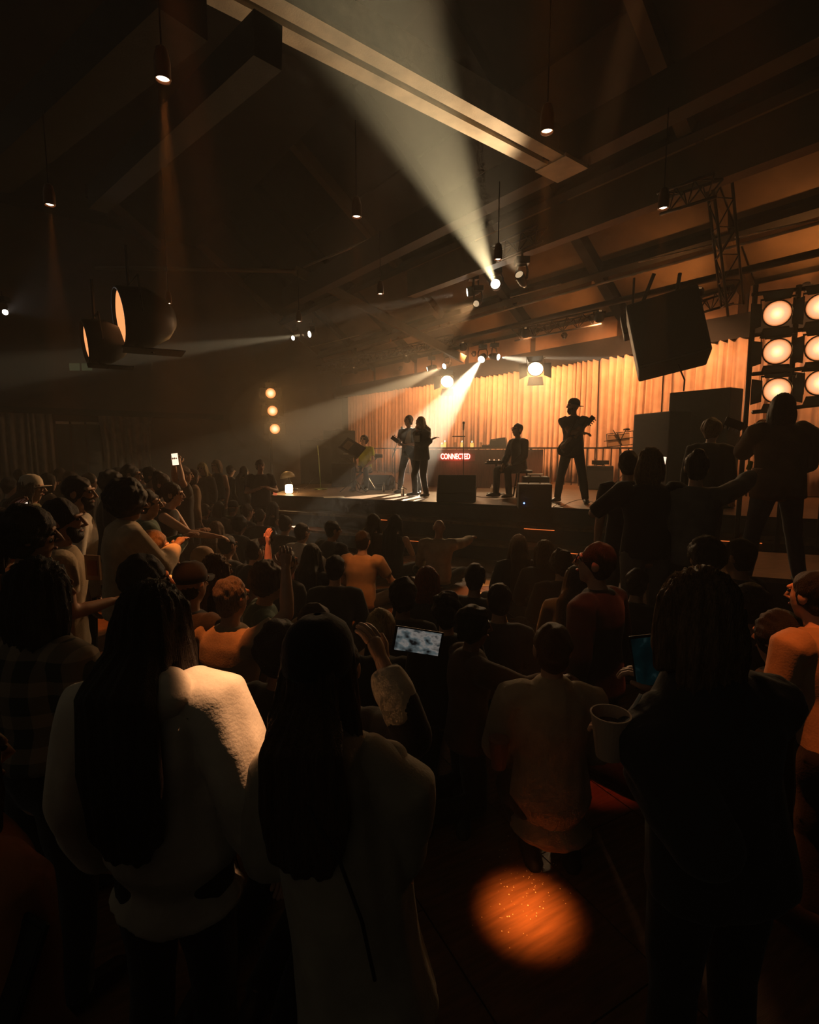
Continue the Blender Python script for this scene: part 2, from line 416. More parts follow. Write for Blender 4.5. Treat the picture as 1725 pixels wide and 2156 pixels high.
# left wall: pelmet and two gathered curtains with a dim glazed opening between
pel = PL(0, 868, 0.3)
struct('trim_13', MB().prism([PL(-60,868,0.25)[:2], PL(470,868,0.25)[:2], PL(470,868,0.0)[:2], PL(-60,868,0.0)[:2]], pel.z, pel.z+0.22), M_WALLD)
def lc(px0, px1, label, seed, gather=0.0):
    a_ = PL(px0, 900, 0.28); b_ = PL(px1, 900, 0.28); d_ = (b_-a_); d_.z = 0; L_ = d_.length; d_.normalize()
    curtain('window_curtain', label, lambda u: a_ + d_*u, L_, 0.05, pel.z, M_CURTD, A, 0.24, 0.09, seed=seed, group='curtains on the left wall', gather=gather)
lc(-40, 112, 'dark pleated curtain at the far left edge above the crowd', 3)
lc(208, 322, 'lighter gathered curtain with a lit lower edge on the left wall', 5, 0.25)
wn = thing('window_1', 'dark glazed opening between the two curtains on the left wall', 'window', PL(160,960,0.05)); wn['kind'] = 'structure'; del wn['category']
for k in range(3):
    a_ = PL(118+k*32, 900, 0.06); b_ = PL(146+k*32, 900, 0.06); a_.z = b_.z = 0
    obj('pane', MB().prism([a_[:2], b_[:2], (b_+A*0.02)[:2], (a_+A*0.02)[:2]], 0.4, pel.z-0.35), mat('window_glass', (0.02,0.025,0.022), 0.15), wn)
    obj('transom', MB().prism([a_[:2], b_[:2], (b_+A*0.03)[:2], (a_+A*0.03)[:2]], pel.z-0.33, pel.z-0.24), M_BEAM, wn)

wn = thing('window_2', 'small dim greenish lit window high on the left wall', 'window', PL(170,770,0.05)); wn['kind'] = 'structure'; del wn['category']
for k in range(2):
    a_ = PL(146+k*26, 772, 0.05); b_ = PL(168+k*26, 772, 0.05)
    obj('pane', MB().add([a_+Vector((0,0,-0.14)), b_+Vector((0,0,-0.14)), b_+Vector((0,0,0.12)), a_+Vector((0,0,0.12))]+[v+A*0.02 for v in (a_+Vector((0,0,-0.14)), b_+Vector((0,0,-0.14)), b_+Vector((0,0,0.12)), a_+Vector((0,0,0.12)))], [(0,1,2,3),(7,6,5,4),(0,4,5,1),(1,5,6,2),(2,6,7,3),(3,7,4,0)]), emis('window_glow', (0.45,0.50,0.22), 0.05), wn)

# ================================================================== STAGE
FL = G(572, 1042, STAGE); FR0 = G(1450, 1081, STAGE)
FL.z = 0; FR0.z = 0; sd = (FR0 - FL).normalized(); FR = FL + sd*13.0
sn = Vector((sd.y, -sd.x, 0))                       # towards the audience
if sn.y > 0: sn = -sn
BLc = RM(0.3, 0.1, 0); BRc = RM(27, 0.1, 0)
st = thing('stage_platform', 'low dark stage with a worn brown wooden deck', 'stage', (FL.x, FL.y, 0))
obj('fascia', MB().prism([FL[:2], FR[:2], BRc[:2], BLc[:2]], 0.0, STAGE-0.03), M_FASCIA, st)
# deck boards, long strips parallel to the front edge
def inter(o_, d_, p_, e_):
    den = d_.x*e_.y - d_.y*e_.x
    return ((p_.x-o_.x)*e_.y - (p_.y-o_.y)*e_.x)/den
nbrd = 30; dep = 15.0
for k in range(nbrd):
    y0 = k*0.5; y1 = y0+0.494
    q = []
    for yy in (y0, y1):
        o_ = FL - sn*yy
        sL = inter(o_, sd, FL, (BLc-FL).normalized()); sR = min(13.0+yy*0.4, inter(o_, sd, BRc, (BLc-BRc).normalized()))
        q.append((o_ + sd*sL, o_ + sd*max(sR, sL+0.05)))
    if (q[0][1]-q[0][0]).length < 0.3: break
    obj('deck_board', MB().prism([q[0][0][:2], q[0][1][:2], q[1][1][:2], q[1][0][:2]], STAGE-0.03, STAGE), M_DECK, st)
obj('edge_trim', MB().beam(FL+sn*0.015+Vector((0,0,STAGE-0.02)), FR+sn*0.015+Vector((0,0,STAGE-0.02)), 0.03, 0.045), M_BLACKP, st)
M_LED = emis('step_led', (1.0,0.20,0.04), 0.9, sample=True)
def step(label, dz, out, spots, ins=0.0):
    s0 = FL + sd*0.1 + sn*ins
    t = thing('stage_step', label, 'step', (s0 + sn*out/2)[:2] + (0,))
    a_ = s0; b_ = FR + sn*ins; out -= ins
    obj('tread', MB().prism([a_[:2], b_[:2], (b_+sn*out)[:2], (a_+sn*out)[:2]], dz-0.05, dz), M_DECK, t)
    obj('riser', MB().prism([a_[:2], b_[:2], (b_+sn*(out-0.08))[:2], (a_+sn*(out-0.08))[:2]], 0, dz-0.05), M_FASCIA, t)
    for (s_, l_) in spots:                          # short LED strips tucked under the nosing
        c = FL + sd*s_ + sn*(ins+out-0.055)
        obj('light_strip', MB().beam(c+Vector((0,0,dz-0.062)), c+sd*l_+Vector((0,0,dz-0.062)), 0.03, 0.012), M_LED, t)
    return t
step('upper stage step with orange strip lights under its nosing', 0.57, 0.42, [(2.6,0.4),(5.6,0.5),(8.4,0.6),(10.5,0.6)])
step('lower stage step with orange strip lights nearest the seated crowd', 0.29, 0.84, [(3.6,0.3),(6.0,0.9),(8.6,0.7),(10.2,0.7)], ins=0.425)

# ------------------------------------------------------------------ small builders
def on_stage(px, py): return G(px, py, STAGE)
def yaw_of(px_from, px_to): return math.atan2((px_to-px_from).y, (px_to-px_from).x)

def mic_stand(label, base, top, boom=None, m=M_BLACK, mic=True, round_base=False):
    t = thing('microphone_stand', label, 'microphone stand', base)
    base = Vector(base); top = Vector(top)
    if round_base: obj('base', MB().lathe([(0.16,0),(0.16,0.015),(0.03,0.035)], base), m, t, smooth=False)
    else:
        for k in range(3):
            a_ = R(20+120*k); e = base + Vector((0.30*math.cos(a_), 0.30*math.sin(a_), 0.012))
            obj('leg', MB().tube([base+Vector((0,0,0.2)), e], 0.011, 6), m, t, smooth=True)
    obj('pole', MB().tube([base+Vector((0,0,0.02)), top], 0.012, 8), m, t, smooth=True)
    end = top
    if boom is not None:
        boom = Vector(boom); back = top + (top-boom)*0.55
        obj('boom', MB().tube([back, boom], 0.011, 8), m, t, smooth=True)
        obj('clutch', MB().ball(top, 0.035), m, t, smooth=True); end = boom
        d = (boom-top).normalized()
    else: d = Vector((0,-0.3,1)).normalized()
    if mic:
        mc = obj('microphone', MB().loft([end, end+d*0.14], [0.017,0.022], n=10), M_BLACKP, t, smooth=True)
        obj('grille', MB().ball(end+d*0.17, 0.034), M_STEEL, mc, smooth=True)
    return t
def wedge(label, c, yaw, wd, dp, ht, name='stage_monitor', cat='monitor'):
    c = Vector(c); t = thing(name, label, cat, c)
    m3 = Matrix.Rotation(yaw, 3, 'Z'); ux = m3 @ Vector((0,-1,0)); uz = Vector((0,0,1)); sx = m3 @ Vector((1,0,0))
    prof = [(-dp/2,0.0),(dp/2,0.0),(dp/2,ht*0.30),(-dp*0.10,ht),(-dp/2,ht*0.80)]
    o_ = c - sx*(wd/2)
    obj('cabinet', MB().extrude(prof, o_, ux*-1, uz, sx*wd), M_BLACKP, t, bev=0.02)
    pa = c + ux*(-1)*(dp/2) + uz*ht*0.30; pb = c + ux*(dp*0.10) + uz*ht
    n = (pb-pa).cross(sx).normalized(); n = n if n.z > 0 else -n
    mid = (pa+pb)/2 + n*0.006; e = (pb-pa).normalized(); L_ = (pb-pa).length
    obj('grille', MB().box(mid, (wd*0.88, L_*0.86, 0.012), Matrix((sx, e, n)).transposed()), mat('speaker_grille', (0.016,0.015,0.014), 0.6, 0.4, bump=0.5, bscale=220), t)
    for s_ in (-1,1): obj('handle', MB().box(c+sx*(wd/2+0.004)*s_+uz*ht*0.5, (0.01,0.12,0.05), m3), M_STEEL, t)
    return t
def cabinet(label, c, yaw, wd, dp, ht, name='guitar_amplifier', cat='amplifier', panel=True, led=None):
    c = Vector(c); t = thing(name, label, cat, c); m3 = Matrix.Rotation(yaw, 3, 'Z')
    obj('case', MB().box(c+Vector((0,0,ht/2)), (wd,dp,ht), m3), M_BLACKP, t, bev=0.015)
    fr = m3 @ Vector((0,-dp/2-0.006,0))
    obj('grille', MB().box(c+fr+Vector((0,0,ht*0.44)), (wd*0.9,0.012,ht*0.74), m3), mat('speaker_grille', (0.016,0.015,0.014), 0.6), t)
    if panel: obj('control_panel', MB().box(c+fr+Vector((0,0,ht*0.9)), (wd*0.9,0.012,ht*0.1), m3), M_STEEL, t)
    obj('handle', MB().tube([c+m3@Vector((-0.1,0,0))+Vector((0,0,ht)), c+m3@Vector((-0.08,0,0))+Vector((0,0,ht+0.03)), c+m3@Vector((0.08,0,0))+Vector((0,0,ht+0.03)), c+m3@Vector((0.1,0,0))+Vector((0,0,ht))], 0.012), M_BLACK, t)
    if led: obj('power_light', MB().ball(c+fr*1.05+m3@Vector((led,0,0))+Vector((0,0,ht*0.25)), 0.012), emis('blue_led', (0.1,0.3,1), 12), t)
    return t
def bottle(label, c, h=0.24, r=0.035, group='bottles on the stage', water=(0.75,0.55,0.25)):
    c = Vector(c); t = thing('bottle', label, 'bottle', c, group)
    obj('glass', MB().lathe([(r*0.9,0),(r,0.01),(r,h*0.58),(r*0.75,h*0.68),(r*0.36,h*0.78),(r*0.34,h*0.92)], c, n=14), M_GLASS, t, smooth=True)
    obj('cap', MB().lathe([(r*0.42,h*0.92),(r*0.42,h),(r*0.2,h+0.002)], c, n=12), M_CHROME, t, smooth=True)
    return t
def sheet(label, c, yaw, wd=0.30, dp=0.21, z=0.003, name='paper_sheet', group='papers lying about'):
    c = Vector(c); m3 = Matrix.Rotation(yaw, 3, 'Z'); mb = MB(); n = 5; vs = []; fs = []
    for l_ in (0, 1):
        for i in range(n):
            for j in range(n):
                x = (i/(n-1)-0.5)*wd; y = (j/(n-1)-0.5)*dp
                v = m3 @ Vector((x, y, 0)); vs.append((c.x+v.x, c.y+v.y, c.z+z-0.0015*l_+0.012*max(0, abs(x/wd)*2-0.55)*(1 if x > 0 else 0.3)))
    for i in range(n-1):
        for j in range(n-1):
            a = i*n+j; fs.append((a, a+n, a+n+1, a+1)); b = a+n*n; fs.append((b+1, b+n+1, b+n, b))
    rim = [i*n for i in range(n)] + [(n-1)*n+j for j in range(1,n)] + [i*n+n-1 for i in range(n-2,-1,-1)] + [j for j in range(n-2,0,-1)]
    for k in range(len(rim)): a, b = rim[k], rim[(k+1)%len(rim)]; fs.append((b, a, a+n*n, b+n*n))
    mb.add(vs, fs)
    o = obj(name, mb, M_PAPER, fix=True); tag(o, label, 'paper', group); return o
def cable(label, pts, r=0.008):
    pts = [Vector(p) for p in pts]; out = []
    for i in range(len(pts)-1):
        p0 = pts[max(i-1,0)]; p1 = pts[i]; p2 = pts[i+1]; p3 = pts[min(i+2,len(pts)-1)]
        for k in range(6):
            f = k/6.0
            out.append(0.5*((2*p1)+(p2-p0)*f+(2*p0-5*p1+4*p2-p3)*f*f+(-p0+3*p1-3*p2+p3)*f**3))
    out.append(pts[-1])
    o = obj('cable', MB().tube(out, r, 6), M_BLACKP, smooth=True); tag(o, label, 'cable'); return o

# ------------------------------------------------------------------ counter with neon sign and what stands on it
ct_c = G(1000, 1025, STAGE); ct_yaw = R(-6)
cm = Matrix.Rotation(ct_yaw, 3, 'Z'); CTH = 1.02
def CT(x, y, z): return ct_c + cm @ Vector((x, y, 0)) + Vector((0,0,z))
dk = thing('dj_counter', 'long wooden counter with a red neon sign at the back of the stage', 'counter', ct_c)
obj('front_panel', MB().box(CT(0.25,0.02,CTH/2-0.02), (3.0,0.04,CTH-0.04), cm), mat('counter_wood', (0.16,0.075,0.05), 0.55, noise=0.25, nscale=4, stretch=(8,8,1)), dk)
for sx in (-1.23, 1.73): obj('side_panel', MB().box(CT(sx,0.40,CTH/2-0.02), (0.04,0.72,CTH-0.04), cm), MATS['counter_wood'], dk)
obj('top', MB().box(CT(0.25,0.36,CTH), (3.12,0.84,0.045), cm), mat('counter_top', (0.10,0.07,0.05), 0.35, noise=0.2), dk, bev=0.008)
# neon lettering
fc = bpy.data.curves.new('neon', 'FONT'); fc.body = 'CONNECTED'; fc.size = 0.20; fc.space_character = 0.94; fc.extrude = 0.006; fc.bevel_depth = 0.0035; fc.align_x = 'CENTER'
fo = bpy.data.objects.new('neon_tmp', fc); COL.objects.link(fo)
bpy.context.view_layer.update()
nme = bpy.data.meshes.new_from_object(fo.evaluated_get(bpy.context.evaluated_depsgraph_get()))
bpy.data.objects.remove(fo)
nl = G(960, 1025, STAGE)
lx = (cm.transposed() @ (nl - ct_c)).x
nme.transform(Matrix.Translation(CT(lx-0.02, -0.045, 0.735) - ct_c) @ (Matrix.Rotation(ct_yaw,4,'Z') @ Matrix.Rotation(math.pi/2,4,'X')) @ Matrix.Scale(0.66,4,(1,0,0)))
nme.materials.clear(); nme.materials.append(emis('neon_red', (1.0,0.30,0.22), 7.0, sample=False))
no = bpy.data.objects.new('neon_sign', nme); COL.objects.link(no); no.parent = dk; no['label'] = 'glowing red neon lettering CONNECTED'
obj('sign_backing', MB().box(CT(lx,-0.012,0.775), (1.0,0.012,0.2), cm), mat('acrylic', (0.25,0.05,0.04), 0.2), dk)
light('POINT', 'neon_glow', CT(lx,-0.15,0.775), None, (1.0,0.16,0.08), 5.0, radius=0.25, parent=dk)
M_WAX = mat('candle_wax', (0.8,0.55,0.2), 0.5, emit=(1.0,0.55,0.12), estr=1.2)
M_FLAME = emis('flame', (1.0,0.75,0.3), 14)
def candle(label, c, h, r):
    t = thing('candle', label, 'candle', c, 'lit candles on the counter')
    c = Vector(c)
    obj('wax', MB().lathe([(r,0),(r,h),(r*0.8,h-0.004)], c, n=14), M_WAX, t)
    obj('wick', MB().tube([c+Vector((0,0,h-0.005)), c+Vector((0.002,0,h+0.012))], 0.002, 5), M_BLACKP, t)
    obj('flame', MB().lathe([(0.001,0),(0.010,0.014),(0.007,0.03),(0.0005,0.05)], c+Vector((0,0,h+0.008)), n=10), M_FLAME, t, smooth=True)
    return t
def ctp(px, back=0.25, dz=0.0225):
    r = ray(px, 940); n = cm @ Vector((0,1,0)); o_ = CT(0, back, 0)
    s_ = (o_ - Vector((0,0,H))).dot(n)/r.dot(n); p = Vector((0,0,H)) + r*s_
    return Vector((p.x, p.y, STAGE+CTH+dz))
candle('short candle left of the pair on the counter', ctp(931,0.15), 0.07, 0.035)
candle('tall candle of the pair beside the singer', ctp(937,0.28), 0.13, 0.036)
candle('candle on the counter partly behind the thin microphone stand', ctp(973,0.2), 0.12, 0.04)
candle('candle on the counter in the open middle, right of the thin stand', ctp(994,0.2), 0.115, 0.045)
for (px, lab) in ((959,'clear tumbler on the counter between the candles'), (1013,'straight glass on the counter right of the candles')):
    c = ctp(px,0.25); t = obj('drinking_glass', MB().lathe([(0.03,0),(0.036,0.13),(0.033,0.13),(0.027,0.008)], c, n=16), M_GLASS, smooth=False); tag(t, lab, 'glass', 'glasses on the counter')
c = ctp(1050,0.3); kx = Matrix.Rotation(ct_yaw+R(-10),3,'Z')
t = thing('desk_monitor', 'sloping grey console box on the counter beside the man in glasses', 'console', c)
obj('body', MB().extrude([(-0.24,0),(0.24,0),(0.19,0.26),(-0.19,0.21)], c-(kx@Vector((0,0.2,0))), kx@Vector((1,0,0)), (0,0,1), kx@Vector((0,0.4,0))), mat('grey_case', (0.07,0.06,0.05), 0.5, noise=0.2), t, bev=0.01)
obj('label_strip', MB().box(c+kx@Vector((-0.1,-0.205,0.19)), (0.1,0.008,0.02), kx), M_PAPER, t)
c = ctp(1029,0.55); t = thing('turntable_mixer', 'low black mixer with small knobs on the counter', 'mixer', c)
obj('case', MB().box(c+Vector((0,0,0.03)), (0.34,0.26,0.06), kx), M_BLACKP, t, bev=0.006)
for k in range(5): obj('knob', MB().cyl(c+kx@Vector((-0.12+0.06*k,-0.05,0.06)), c+kx@Vector((-0.12+0.06*k,-0.05,0.085)), 0.011, n=10), M_CHROME, t)

# ------------------------------------------------------------------ microphones, monitors, amplifiers
p = on_stage(832, 1032); mic_stand('black boom microphone stand in front of the guitarist', p, p+Vector((0,0,0.98)), boom=P(842,915,p.y-0.1))
p = on_stage(976, 1032); ms = mic_stand('thin straight microphone stand in front of the neon sign', p, P(976,905,p.y), m=M_STEEL)
obj('shelf', MB().box(P(966,919,p.y), (0.30,0.16,0.02)), M_BLACK, ms)
p = on_stage(676, 1030); mic_stand('greenish straight stand with a round base at the left of the stage', p, P(669,938,p.y), m=mat('greenish_metal', (0.25,0.32,0.14), 0.4, 0.6), mic=False, round_base=True)  # the green is in the metal colour
p = on_stage(962, 1054); wedge('large black wedge monitor at the front centre of the stage', p, R(172), 0.74, 0.62, 0.50)
p = on_stage(1124, 1070); cabinet('low black speaker cabinet with a blue light at the stage front', p, R(-8), 0.54, 0.42, 0.42, name='stage_monitor', cat='monitor', panel=False, led=-0.18)
p = on_stage(1126, 1052); cabinet('black cabinet with a sheet on top behind the low speaker cabinet', p, R(-8), 0.50, 0.40, 0.46, name='stage_monitor', cat='monitor', panel=False)
sheet('white sheet lying on the black cabinet at the stage front', p+Vector((0,0,0.505)), R(-5), 0.30, 0.21)
p = on_stage(1262, 1030); cabinet('black bass amplifier behind the bass player', p, R(-20), 0.62, 0.42, 0.58)
c = p+Vector((0.0,0.0,0.615)); t = thing('amplifier_head', 'small amplifier head resting on the bass amplifier', 'amplifier', c)
obj('case', MB().box(c+Vector((0,0,0.05)), (0.4,0.26,0.1), rz(-20)), M_BLACK, t, bev=0.008); obj('front', MB().box(c+rz(-20)@Vector((0,-0.135,0.05)), (0.36,0.01,0.08), rz(-20)), M_STEEL, t)
p = on_stage(640, 1022); cabinet('dark amplifier stack left of the greenish stand', p+Vector((0.2,0.9,0)), R(10), 0.9, 0.5, 1.25)
p = on_stage(710, 1016); cabinet('tall dark speaker stack left of the keyboard player', p+Vector((0,0.6,0)), R(10), 0.95, 0.5, 1.55)
p = on_stage(722, 1024); cabinet('low dark amplifier under the music desk', p+Vector((0.0,0.1,0)), R(8), 0.62, 0.4, 0.62)
p = on_stage(796, 1030); wedge('low black wedge monitor before the keyboard player', p, R(165), 0.72, 0.5, 0.36)

# keyboard on a stand, music desk
p = on_stage(768, 1020); kb = thing('keyboard', 'keyboard on a crossed stand in front of the yellow shirt', 'keyboard', p)
ky = Matrix.Rotation(R(12),3,'Z'); kc = p+Vector((-0.08,0,0.80))
obj('body', MB().box(kc, (1.15,0.34,0.10), ky), M_BLACK, kb, bev=0.015)
for k in range(22): obj('key', MB().box(kc+ky@Vector((-0.48+k*0.0457,0.07,0.058)), (0.042,0.16,0.018), ky), mat('ivory_key', (0.6,0.55,0.45), 0.4), kb)
for s_ in (-1,1):
    for y_ in (-0.1,0.1): obj('leg', MB().tube([p+ky@Vector((s_*0.42,y_,0.0)), kc+ky@Vector((-s_*0.42,y_,-0.05))], 0.018, 8), M_BLACK, kb, smooth=True)
p = on_stage(748, 1036); md = thing('music_stand', 'black sloping music desk beside the yellow shirt', 'music stand', p)
obj('pole', MB().tube([p+Vector((0,0,0.1)), p+Vector((0,0.02,0.98))], 0.016, 8), M_BLACK, md, smooth=True)
for k in range(3):
    a_ = R(200+120*k); obj('leg', MB().tube([p+Vector((0,0,0.3)), p+Vector((0.36*math.cos(a_),0.36*math.sin(a_),0.012))], 0.012, 6), M_STEEL if k == 2 else M_BLACK, md, smooth=True)
mt = Matrix.Rotation(R(-18),3,'Z') @ Matrix.Rotation(R(28),3,'Y') @ Matrix.Rotation(R(50),3,'X')
obj('desk', MB().box(p+Vector((-0.05,0.0,1.02)), (0.52,0.36,0.015), mt), M_BLACK, md)
obj('lip', MB().box(p+Vector((-0.05,0.0,1.02))+mt@Vector((0,-0.18,0.03)), (0.52,0.012,0.06), mt), M_BLACK, md)
obj('sheet_music', MB().box(p+Vector((-0.05,0.0,1.02))+mt@Vector((-0.12,0.0,0.012)), (0.16,0.22,0.004), mt), M_TAN, md)

# wire music stand beside the bass player
p = on_stage(1313, 1033); D_ = p.y; ws = thing('music_stand', 'folding wire music stand with paper beside the black screens', 'music stand', p)
pt = P(1307, 938, D_)
obj('pole', MB().tube([p+Vector((0,0,0.25)), pt], 0.014, 8), M_BLACK, ws, smooth=True)
for k in range(3):
    a_ = R(40+120*k); obj('leg', MB().tube([p+Vector((0,0,0.42)), p+Vector((0.33*math.cos(a_),0.33*math.sin(a_),0.01))], 0.010, 6), M_BLACK, ws, smooth=True)
def W(px, py): return P(px, py, D_)
for a_, b_ in (((1278,914),(1336,907)),((1272,929),(1340,920)),((1271,942),(1340,935)),((1278,914),(1279,943)),((1334,907),(1335,936)),((1307,930),(1291,905)),((1306,930),(1318,905)),((1301,912),(1310,938))):
    obj('wire', MB().tube([W(*a_), W(*b_)], 0.011, 6), M_BLACK, ws, smooth=True)
fwd = Vector((0,0.02,0))
obj('sheet_music', MB().add([W(1281,916)+fwd, W(1327,911)+fwd, W(1327,936)+fwd, W(1281,941)+fwd]+[W(1281,916)+fwd*1.3, W(1327,911)+fwd*1.3, W(1327,936)+fwd*1.3, W(1281,941)+fwd*1.3], [(0,1,2,3),(7,6,5,4),(0,4,5,1),(1,5,6,2),(2,6,7,3),(3,7,4,0)]), M_TAN, ws)
obj('clip', MB().ball(W(1322,904), (0.06,0.03,0.03)).tube([W(1313,905), W(1324,902)], 0.018), M_BLACK, ws)

# stepped black screens at the right
D_ = 9.6
def screen(label, x0, x1, ytop, seam):
    a_ = P(x0, ytop[0], D_); b_ = P(x1, ytop[1], D_-0.9)
    t = thing('black_screen', label, 'screen', ((a_.x+b_.x)/2, (a_.y+b_.y)/2, STAGE)); d_ = (b_-a_); d_.z = 0; d_.normalize(); n = Vector((-d_.y, d_.x, 0))*0.42
    top = (a_.z+b_.z)/2
    obj('panel', MB().prism([a_[:2], b_[:2], (b_+n)[:2], (a_+n)[:2]], STAGE, top), mat('screen_black', (0.03,0.027,0.020), 0.6, noise=0.2), t, bev=0.02)
    for s_ in (0.08, (b_-a_).length-0.12): obj('foot', MB().box(a_+d_*s_+n*0.5+Vector((0,0,STAGE-a_.z+0.02)), (0.08,0.7,0.04), Matrix.Rotation(math.atan2(d_.y,d_.x),3,'Z')), M_BLACK, t)
    return t
screen('lower of the two stepped black screens', 1335, 1412, (872,866), 0)
screen('taller of the two stepped black screens', 1410, 1539, (826,816), 0)

# railing in front of the curtain
def rail(label, px0, px1, q, h=1.02, n=14):
    a_ = PQ(px0, 930, q); b_ = PQ(px1, 910, q); a_.z = b_.z = STAGE
    t = thing('railing', label, 'railing', (a_+b_)/2)
    up = Vector((0,0,h))
    obj('top_rail', MB().beam(a_+up, b_+up, 0.05, 0.04), M_STEEL, t)
    for k in range(n+1):
        c = a_+(b_-a_)*(k/n); obj('baluster', MB().beam(c, c+up, 0.035 if k % 4 == 0 else 0.02, 0.03), M_STEEL, t)
    return t
rail('dark railing behind the guitarist and the counter', 780, 1118, 1.2, n=16)
rail('dark railing behind the bass player and wire music stand', 1120, 1345, 1.2, n=14)
rail('dark railing right of the tall black screen', 1540, 1625, 1.2, n=6)

# lamps on the left of the stage
p = on_stage(605, 1032); t = thing('mushroom_lamp', 'small lamp with a dome shade at the left stage edge', 'lamp', p)
obj('base', MB().lathe([(0.10,0),(0.10,0.015),(0.012,0.03)], p+Vector((0.1,0.35,0))), M_CHROME, t, smooth=True)
p2 = p+Vector((0.03,0.35,0)); pc = P(606, 1006, p2.y)
obj('stem', MB().tube([p+Vector((0.1,0.35,0.02)), Vector((pc.x,pc.y,pc.z+0.03))], 0.009, 8), M_CHROME, t, smooth=True)
sr = Matrix.Rotation(R(8),3,'Y')
obj('shade', MB().lathe([(0.185,0.0),(0.175,0.055),(0.14,0.11),(0.08,0.15),(0.015,0.165),(0.01,0.16),(0.075,0.142),(0.132,0.103),(0.166,0.052),(0.175,0.0)], pc, sr.transposed(), n=24, closed=True), mat('lamp_shade', (0.30,0.22,0.12), 0.45), t, smooth=True)
c = G(609, 1040, STAGE)
t = thing('cube_lamp', 'small glowing white cube lamp at the left stage edge', 'lamp', c)
obj('diffuser', MB().box(c+Vector((0,0,0.115)), (0.15,0.15,0.20)), emis('lamp_glow', (1.0,0.66,0.32), 16, sample=True), t, bev=0.035)
obj('base', MB().box(c+Vector((0,0,0.008)), (0.12,0.12,0.016)), M_CHROME, t)
light('POINT', 'cube_light', c+Vector((0,-0.02,0.36)), None, (1.0,0.6,0.25), 14, radius=0.1, parent=t)
c = G(576, 1043, STAGE)+Vector((0.03,0.03,0)); t = thing('votive_glass', 'red votive glass at the left corner of the stage', 'candle', c)
obj('glass', MB().lathe([(0.04,0),(0.05,0.15),(0.045,0.15),(0.034,0.01)], c, n=14), mat('red_glass', (0.5,0.12,0.06), 0.3, emit=(1,0.2,0.08), estr=0.5), t)
obj('flame', MB().lathe([(0.004,0),(0.012,0.02),(0.001,0.05)], c+Vector((0,0,0.13)), n=8), M_FLAME, t)
# water bottles, glasses, papers, cables
bottle('clear bottle near the boots of the blond singer', on_stage(848,1044), 0.24, 0.035)
bottle('clear bottle right of the large wedge monitor', on_stage(1036,1040), 0.24, 0.035)
bottle('clear bottle behind the low wedge monitor', on_stage(808,1036), 0.22, 0.033)
bottle('squat clear jar at the stage edge beside the man in black', G(1413,1078,STAGE), 0.27, 0.055)
bottle('slim clear bottle right of the squat jar at the stage edge', G(1436,1077,STAGE), 0.30, 0.045)
c = on_stage(1276, 1066); o = obj('drinking_glass', MB().lathe([(0.05,0),(0.055,0.24),(0.05,0.24),(0.045,0.01)], c, n=16), M_GLASS); tag(o, 'tall clear glass at the stage edge left of the man in black', 'glass')
sheet('set list lying at the stage front below the music desk', on_stage(703,1047), R(15), 0.42, 0.28)
sheet('set list lying at the feet of the blond singer', on_stage(866,1053), R(-10), 0.40, 0.26)
cable('cable coiled across the deck right of the wedge monitor', [on_stage(1000,1045), on_stage(1030,1048), on_stage(1055,1040), on_stage(1075,1047), on_stage(1095,1052)])
cable('cable looping at the feet of the bass player', [on_stage(1160,1056), on_stage(1172,1062), on_stage(1165,1068), on_stage(1185,1066), on_stage(1200,1058), on_stage(1225,1052), on_stage(1250,1058)])
cable('cable trailing in front of the keyboard', [on_stage(740,1030), on_stage(770,1040), on_stage(795,1040), on_stage(825,1034)])
cable('cable running up from the small lamp to the stack', [on_stage(640,1030), P(655,1014,12.6), P(668,1000,12.6)], 0.006)

# stool and pad table of the seated man
p = on_stage(1044, 1040); t = thing('pad_table', 'small round table holding an electronic pad beside the seated man', 'table', p)
obj('base', MB().lathe([(0.2,0),(0.2,0.02),(0.03,0.04)], p), M_BLACK, t); obj('pole', MB().tube([p+Vector((0,0,0.02)), p+Vector((0,0,0.66))], 0.022, 10), M_CHROME, t, smooth=True)
obj('top', MB().box(p+Vector((0.0,0,0.68)), (0.5,0.34,0.03), rz(-8)), M_BLACK, t)
c = p+Vector((0.0,0,0.695)); t = thing('drum_pad', 'electronic pad with small lit knobs on the little table', 'instrument', c)
obj('case', MB().box(c+Vector((0,0,0.025)), (0.42,0.28,0.05), rz(-8)), M_BLACKP, t, bev=0.006)
for k in range(4): obj('pad', MB().box(c+rz(-8)@Vector((-0.15+0.1*k,0.05,0.053)), (0.08,0.08,0.008), rz(-8)), M_STEEL, t)
for k in range(4): obj('knob', MB().cyl(c+rz(-8)@Vector((-0.15+0.1*k,-0.08,0.05)), c+rz(-8)@Vector((-0.15+0.1*k,-0.08,0.075)), 0.014, n=8), emis('knob_glow', (1.0,0.5,0.25), 1.2), t)
STOOL = on_stage(1100, 1046)
t = thing('stool', 'black wooden stool under the man in glasses', 'stool', STOOL)
obj('seat', MB().lathe([(0.19,0.50),(0.2,0.52),(0.2,0.55),(0.18,0.56)], STOOL, n=20), M_BLACKP, t)
for k in range(4):
    a_ = R(45+90*k); e = Vector((math.cos(a_), math.sin(a_), 0)); obj('leg', MB().tube([STOOL+e*0.14+Vector((0,0,0.51)), STOOL+e*0.22], 0.018, 8), M_BLACKP, t)
for z_ in (0.2,):
    for k in range(4):
        a0, a1 = R(45+90*k), R(135+90*k); obj('rung', MB().tube([STOOL+Vector((math.cos(a0),math.sin(a0),0))*0.19+Vector((0,0,z_)), STOOL+Vector((math.cos(a1),math.sin(a1),0))*0.19+Vector((0,0,z_))], 0.011, 6), M_BLACKP, t)
